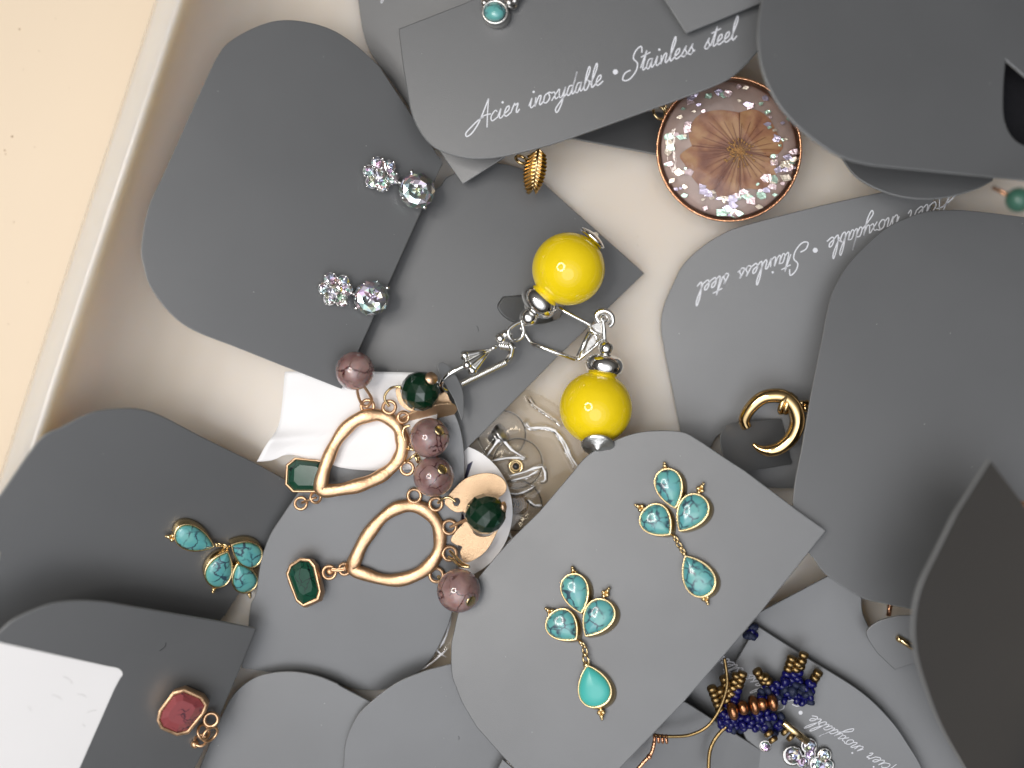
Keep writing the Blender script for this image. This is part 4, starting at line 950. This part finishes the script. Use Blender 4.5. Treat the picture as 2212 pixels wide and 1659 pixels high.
# film: a height field with pinched ridges following the creases
creases = [Z8([(880,270),(920,320),(1040,315),(1150,345),(1200,420),(1260,550),(1340,700)]), Z8([(1180,370),(1250,470),(1300,590),(1370,690)]), Z8([(510,590),(580,490),(650,420),(740,520),(870,600)]),
           Z8([(555,630),(700,600),(870,600)]), Z8([(720,770),(870,730),(1030,680),(1060,800),(1020,820)]), Z8([(740,810),(900,770),(1000,710)]), Z8([(680,1300),(750,1350),(660,1460)]),
           Z8([(910,40),(960,110),(1080,190),(1200,280)]), Z8([(715,925),(800,935),(900,900),(960,860)]), Z8([(900,990),(960,1040),(1030,1040)]), [(960,1360),(940,1400),(965,1420)], [(905,1450),(935,1430),(968,1400)], [(975,1330),(965,1370),(950,1400)]]
crs = [smooth(c_, False, 6) for c_ in creases]
cr2 = [smooth(c_, False, 2) for c_ in creases]
bo = smooth([(1060,860),(1120,835),(1200,870),(1260,930),(1300,990),(1250,1060),(1180,1140),(1110,1230),(1040,1380),(1000,1450),(930,1480),(880,1470),(920,1390),(960,1280),(960,1100),(990,960)], True, 3)
def inside(x, y, P):
    r_ = False; j = len(P) - 1
    for i in range(len(P)):
        if (P[i][1] > y) != (P[j][1] > y) and x < (P[j][0] - P[i][0]) * (y - P[i][1]) / (P[j][1] - P[i][1]) + P[i][0]: r_ = not r_
        j = i
    return r_
from mathutils import noise as mnoise
G = 3.0; x0, y0, nx, ny = 870, 830, 146, 220; idx = {}; vs = []; fs = []
for j in range(ny):
    for i in range(nx):
        x, y = x0 + i * G, y0 + j * G
        if not inside(x, y, bo): continue
        dmin = 99
        for c_ in crs:
            for (a, b) in c_:
                d_ = (x - a) ** 2 + (y - b) ** 2
                if d_ < dmin * dmin: dmin = math.sqrt(d_)
        h = 4.1 + .7 * mnoise.noise(Vector((x / 90, y / 90, 3))) + .05 * mnoise.noise(Vector((x / 14, y / 14, 9))) + .8 * math.exp(-(dmin / 4.5) ** 2)
        idx[(i, j)] = len(vs); vs.append(W(x, y, max(h, 2.5) if y < 1300 else max(h * .6, 1.5)))
for (i, j), a in idx.items():
    if (i + 1, j) in idx and (i, j + 1) in idx and (i + 1, j + 1) in idx: fs.append((a, idx[(i + 1, j)], idx[(i + 1, j + 1)], idx[(i, j + 1)]))
bagm = MB(); bagm.add(vs, fs)
r13 = thing('plastic_bag', W(1120, 1050, 0), 'crinkled clear plastic bag around the disc earring backs', 'plastic bag')
build('bag_film', bagm, FILM, r13, fix=False)
for ci_, c_ in enumerate(cr2):
    w_ = [.30, .26, .34, .26, .28, .22, .42, .07, .16, .24, .2, .2, .3][ci_]
    q_ = []
    for k, (a, b) in enumerate(c_):
        hh = 4.1 + .7 * mnoise.noise(Vector((a / 90, b / 90, 3))) + .75
        q_.append(W(a, b, hh if b < 1300 else max(hh * .6, 1.9)))
    build('crease_glint', MB().tube(q_, [w_ * .85 * max(.08, math.sin(math.pi * (k + .25) / (len(q_) - .5)) ** .6 * (1 + .45 * math.sin(k * 2.6))) for k in range(len(q_))], n=6, flatten=.25, up=Vector((0, 0, 1))), GLINT, r13)  # pale ribbon laid on the fold as its painted highlight

# ------------------------------------------------------------------ blue beaded earring, hoops and crystals at the bottom right
r9 = thing('beaded_earring', W(1650, 1530, 4), 'navy and gold seed bead fringe earring at the bottom right', 'earring')
zb = 9.0
for (b0, t0, split) in [((650,950),(745,610),.4), ((1240,750),(1345,500),.6), ((1110,790),(1000,640),.6), ((720,980),(560,760),.3),((690,960),(800,600),.55), ((1075,800),(925,580),.5), ((1185,745),(1280,450),.55), ((1300,745),(1395,410),.5), ((1430,770),(1540,590),.3), ((585,990),(490,740),.1), ((690,900),(610,640),.1), ((990,1110),(1110,1290),.3), ((1130,1100),(1290,1260),.45)]:
    a = W(*one(Z7, *b0), zb); b = W(*one(Z7, *t0), zb + 1.5); d = (b - a); nb = max(3, int(d.length / 1.15))
    for k in range(nb):
        t = (k + .5) / nb; mb = MB().lathe(a + d * t, d, [(.5, -.57), (.98, -.47), (1.08, 0), (.98, .47), (.5, .57)], 12)
        build('seed_bead', mb, NAVY if t < split else BRONZE, r9)
for path, z_, w_ in (([(590,1090),(640,1045),(760,1060),(900,1045),(1050,1050),(1190,1100)], 9.3, 1.5), ([(640,1130),(800,1110),(950,1130),(1120,1150)], 8.4, 1.2),
                     ([(960,860),(1080,810),(1200,760),(1330,760),(1470,800)], 10, 1.6), ([(1170,840),(1300,830),(1430,860)], 9, 1.2), ([(850,270),(905,205)], 8, .9)):
    q_ = smooth3(zpath(path, z_, Z7), sub=5)
    for k, p in enumerate(q_):
        for t_ in range(2):
            c_ = p + Vector((random.uniform(-.5, .5), random.uniform(-w_, w_), random.uniform(-.8, .8)))
            build('seed_bead', MB().lathe(c_, (random.uniform(-1, 1), random.uniform(-1, 1), .4), [(.3, -.55), (.8, -.42), (.92, 0), (.8, .42), (.3, .55)], 10), random.choice((NAVY, NAVY, DENIM)), r9)
mb = MB().tube(smooth3(zpath([(600,1085),(760,1075),(900,1065),(1050,1080),(1180,1110)], 8.6, Z7)), .9, n=8)
mb.tube(smooth3(zpath([(980,850),(1100,815),(1250,790),(1450,815)], 8.8, Z7)), .9, n=8)
build('denim_cord', mb, DENIM, r9)
mb = MB()
for i, (x, y) in enumerate([(700,985),(800,950),(905,925),(985,912),(1085,900)]): mb.lathe(W(*one(Z7, x, y), 11), axis3((690, 985), (1090, 900)), rond([1.9,1.6,2.1,1.5,1.9,1.4][i], 1.1, 8), 16)
build('copper_bead', mb, DCOP, r9)
build('gold_bar', MB().tube(zpath([(1190,1095),(1430,1285)], [11, 10], Z7), .75, n=8, flatten=.5), GOLD, r9)
r10 = thing('crystal_cluster_earring', W(1760, 1620, 4), 'cluster of clear crystals in gold settings at the bottom edge', 'earring')
for (x, y, R) in [(1280,1415,75),(1440,1320,62),(1590,1410,55),(1530,1500,66),(1015,1320,45),(1380,1470,50),(1450,1400,45),(1620,1510,50)]:
    c = W(*one(Z7, x, y), 8.5); R_ = R * .2232 * S * 1.12
    brilliant(r10, c, (random.uniform(-.3, .3), random.uniform(-.3, .3), 1), R_, seg_=8)
    build('setting', MB().lathe(c, (0, 0, 1), [(R_ * .5, -1.2), (R_ * 1.08, -.2), (R_ * 1.15, .05), (R_ * 1.0, .08)], 14), STEEL, r10)
mb = MB().tube(smooth3(zpath([(620,470),(640,600),(645,740),(600,900),(530,1040),(430,1150),(280,1215),(120,1228),(0,1222),(-60,1210)], [12,12,11.6,11,10.6,10.2,10,10,10,10], Z7)), .36, n=8)
build('wire_hoop', mb, BRONZE, label='thin bronze wire hoop curving out from under the turquoise earrings card', cat='earring')
mb = MB().tube(smooth3(zpath([(640,1130),(570,1200),(510,1290),(475,1400),(465,1600)], [9,9,9,9.2,9.5], Z7)), .42, n=8)
build('wire_hoop', mb, BRONZE, label='thin pale gold wire hoop running down from the navy bead earring to the bottom edge', cat='earring')
mb = MB()
for i in range(4): mb.ring(W(*one(T(1, 2), 2030 + i * 26, 1466 + i * 2), 10.4), (1, .1, .2), .75, .3, 12, 6)
mb.tube(smooth3(zpath([(2030,1480),(2010,1560),(1960,1620),(1900,1690)], [10.2, 10, 9.8, 9.6], T(1, 2))), .42, n=8); mb.ball(W(*one(T(1, 2), 1995, 1585), 10), .6, 10, 7)
build('copper_wire', mb, COPPER, label='copper coloured wire end with a wrapped knot beside the bottom edge', cat='earring')

# small bits at the right
r11 = thing('gold_post', W(1955, 1385, 13.5), 'short gold post sticking out of the small card tab', 'earring post')
build('post', MB().tube(zpath([(1400,820),(1440,845),(1500,880)], [14.5, 14.6, 15], T(2, 2)), .65, n=8), GOLD, r11)
build('post_tip', MB().ball(W(*one(T(2, 2), 1402, 822), 14.5), .7, 10, 7), GOLD, r11)
build('copper_post', MB().tube(zpath([(1345,600),(1335,670)], [4, 3.4], T(2, 2)), .55, n=8).ball(W(*one(T(2, 2), 1345, 605), 4), .65, 10, 7), COPPER, label='tiny copper post below the large plain card on the right', cat='earring post')
r12 = thing('teal_bead_earring', W(2195, 430, 16), 'blurred teal bead at the right edge between two cards', 'earring')
build('teal_bead', MB().ball(W(2200, 432, 40), 2.3, 24, 14), TEAL, r12)
build('bead_pin', MB().tube([W(2145, 405, 37), W(2175, 420, 39)], .4, n=8), COPPER, r12)
build('rose_stud', MB().ball(W(2208, 1092, 30), .9, 12, 8).tube([W(2208, 1092, 30), W(2216, 1098, 28)], .35, n=6), COPPER, label='rose gold stud at the right edge above the dark tilted card', cat='earring post')
# specks of lint lying on the cards
mb = MB()
for (pl_, x, y, dx, dy) in [('C5', 344, 1406, 14, -10), ('C5', 354, 1400, 4, -12), ('C2', 1030, 704, 3, 12), ('C8', 990, 1590, 1, 8)]:
    mb.tube(smooth3([PL[pl_].at(x, y, .04), PL[pl_].at(x + dx * .5 + 1.5, y + dy * .5, .05), PL[pl_].at(x + dx, y + dy, .04)]), .055, n=4)
build('lint_hair', mb, DARK, label='fine dark lint hairs lying on the grey cards', cat='lint', kind='stuff')
mb = MB()
for (pl_, k) in (('C1', 6), ('C2', 6), ('C8', 8), ('C11', 5), ('C16', 4), ('C13', 4), ('C10', 5), ('C3', 5), ('C4', 5), ('C7', 4), ('C6', 4)):
    oo = smooth(PL[pl_ + '_o'], True, 3)
    bx = [p[0] for p in oo]; by = [p[1] for p in oo]; c_ = 0
    while c_ < k:
        x, y = random.uniform(max(0, min(bx)), min(2212, max(bx))), random.uniform(max(0, min(by)), min(1659, max(by)))
        if inside(x, y, oo): mb.ball(PL[pl_].at(x, y, .03), random.uniform(.05, .11), 6, 4); c_ += 1
build('dust_specks', mb, SCR, label='pale dust specks scattered on the grey cards', cat='dust', kind='stuff')

CRUMB = mat('brown_crumb', (0.42, 0.31, 0.20), 0.7)
mb = MB()
for (x, y, q) in [(42, 63, .22), (84, 110, .12), (26, 295, .24), (10, 325, .2), (12, 333, .14), (50, 150, .1), (75, 318, .12), (30, 480, .14), (120, 40, .1), (18, 700, .12), (60, 610, .1), (150, 190, .08)]:
    mb.ball(W(x, y, -2.9), q, 7, 5, k=.5)
for k in range(16):
    x, y = random.uniform(1230, 1420), random.uniform(400, 760)
    mb.ball(W(x, y, .05), random.uniform(.05, .1), 6, 4)
build('crumbs', mb, CRUMB, label='tiny brown specks on the cream countertop and tray floor', cat='crumbs', kind='stuff')
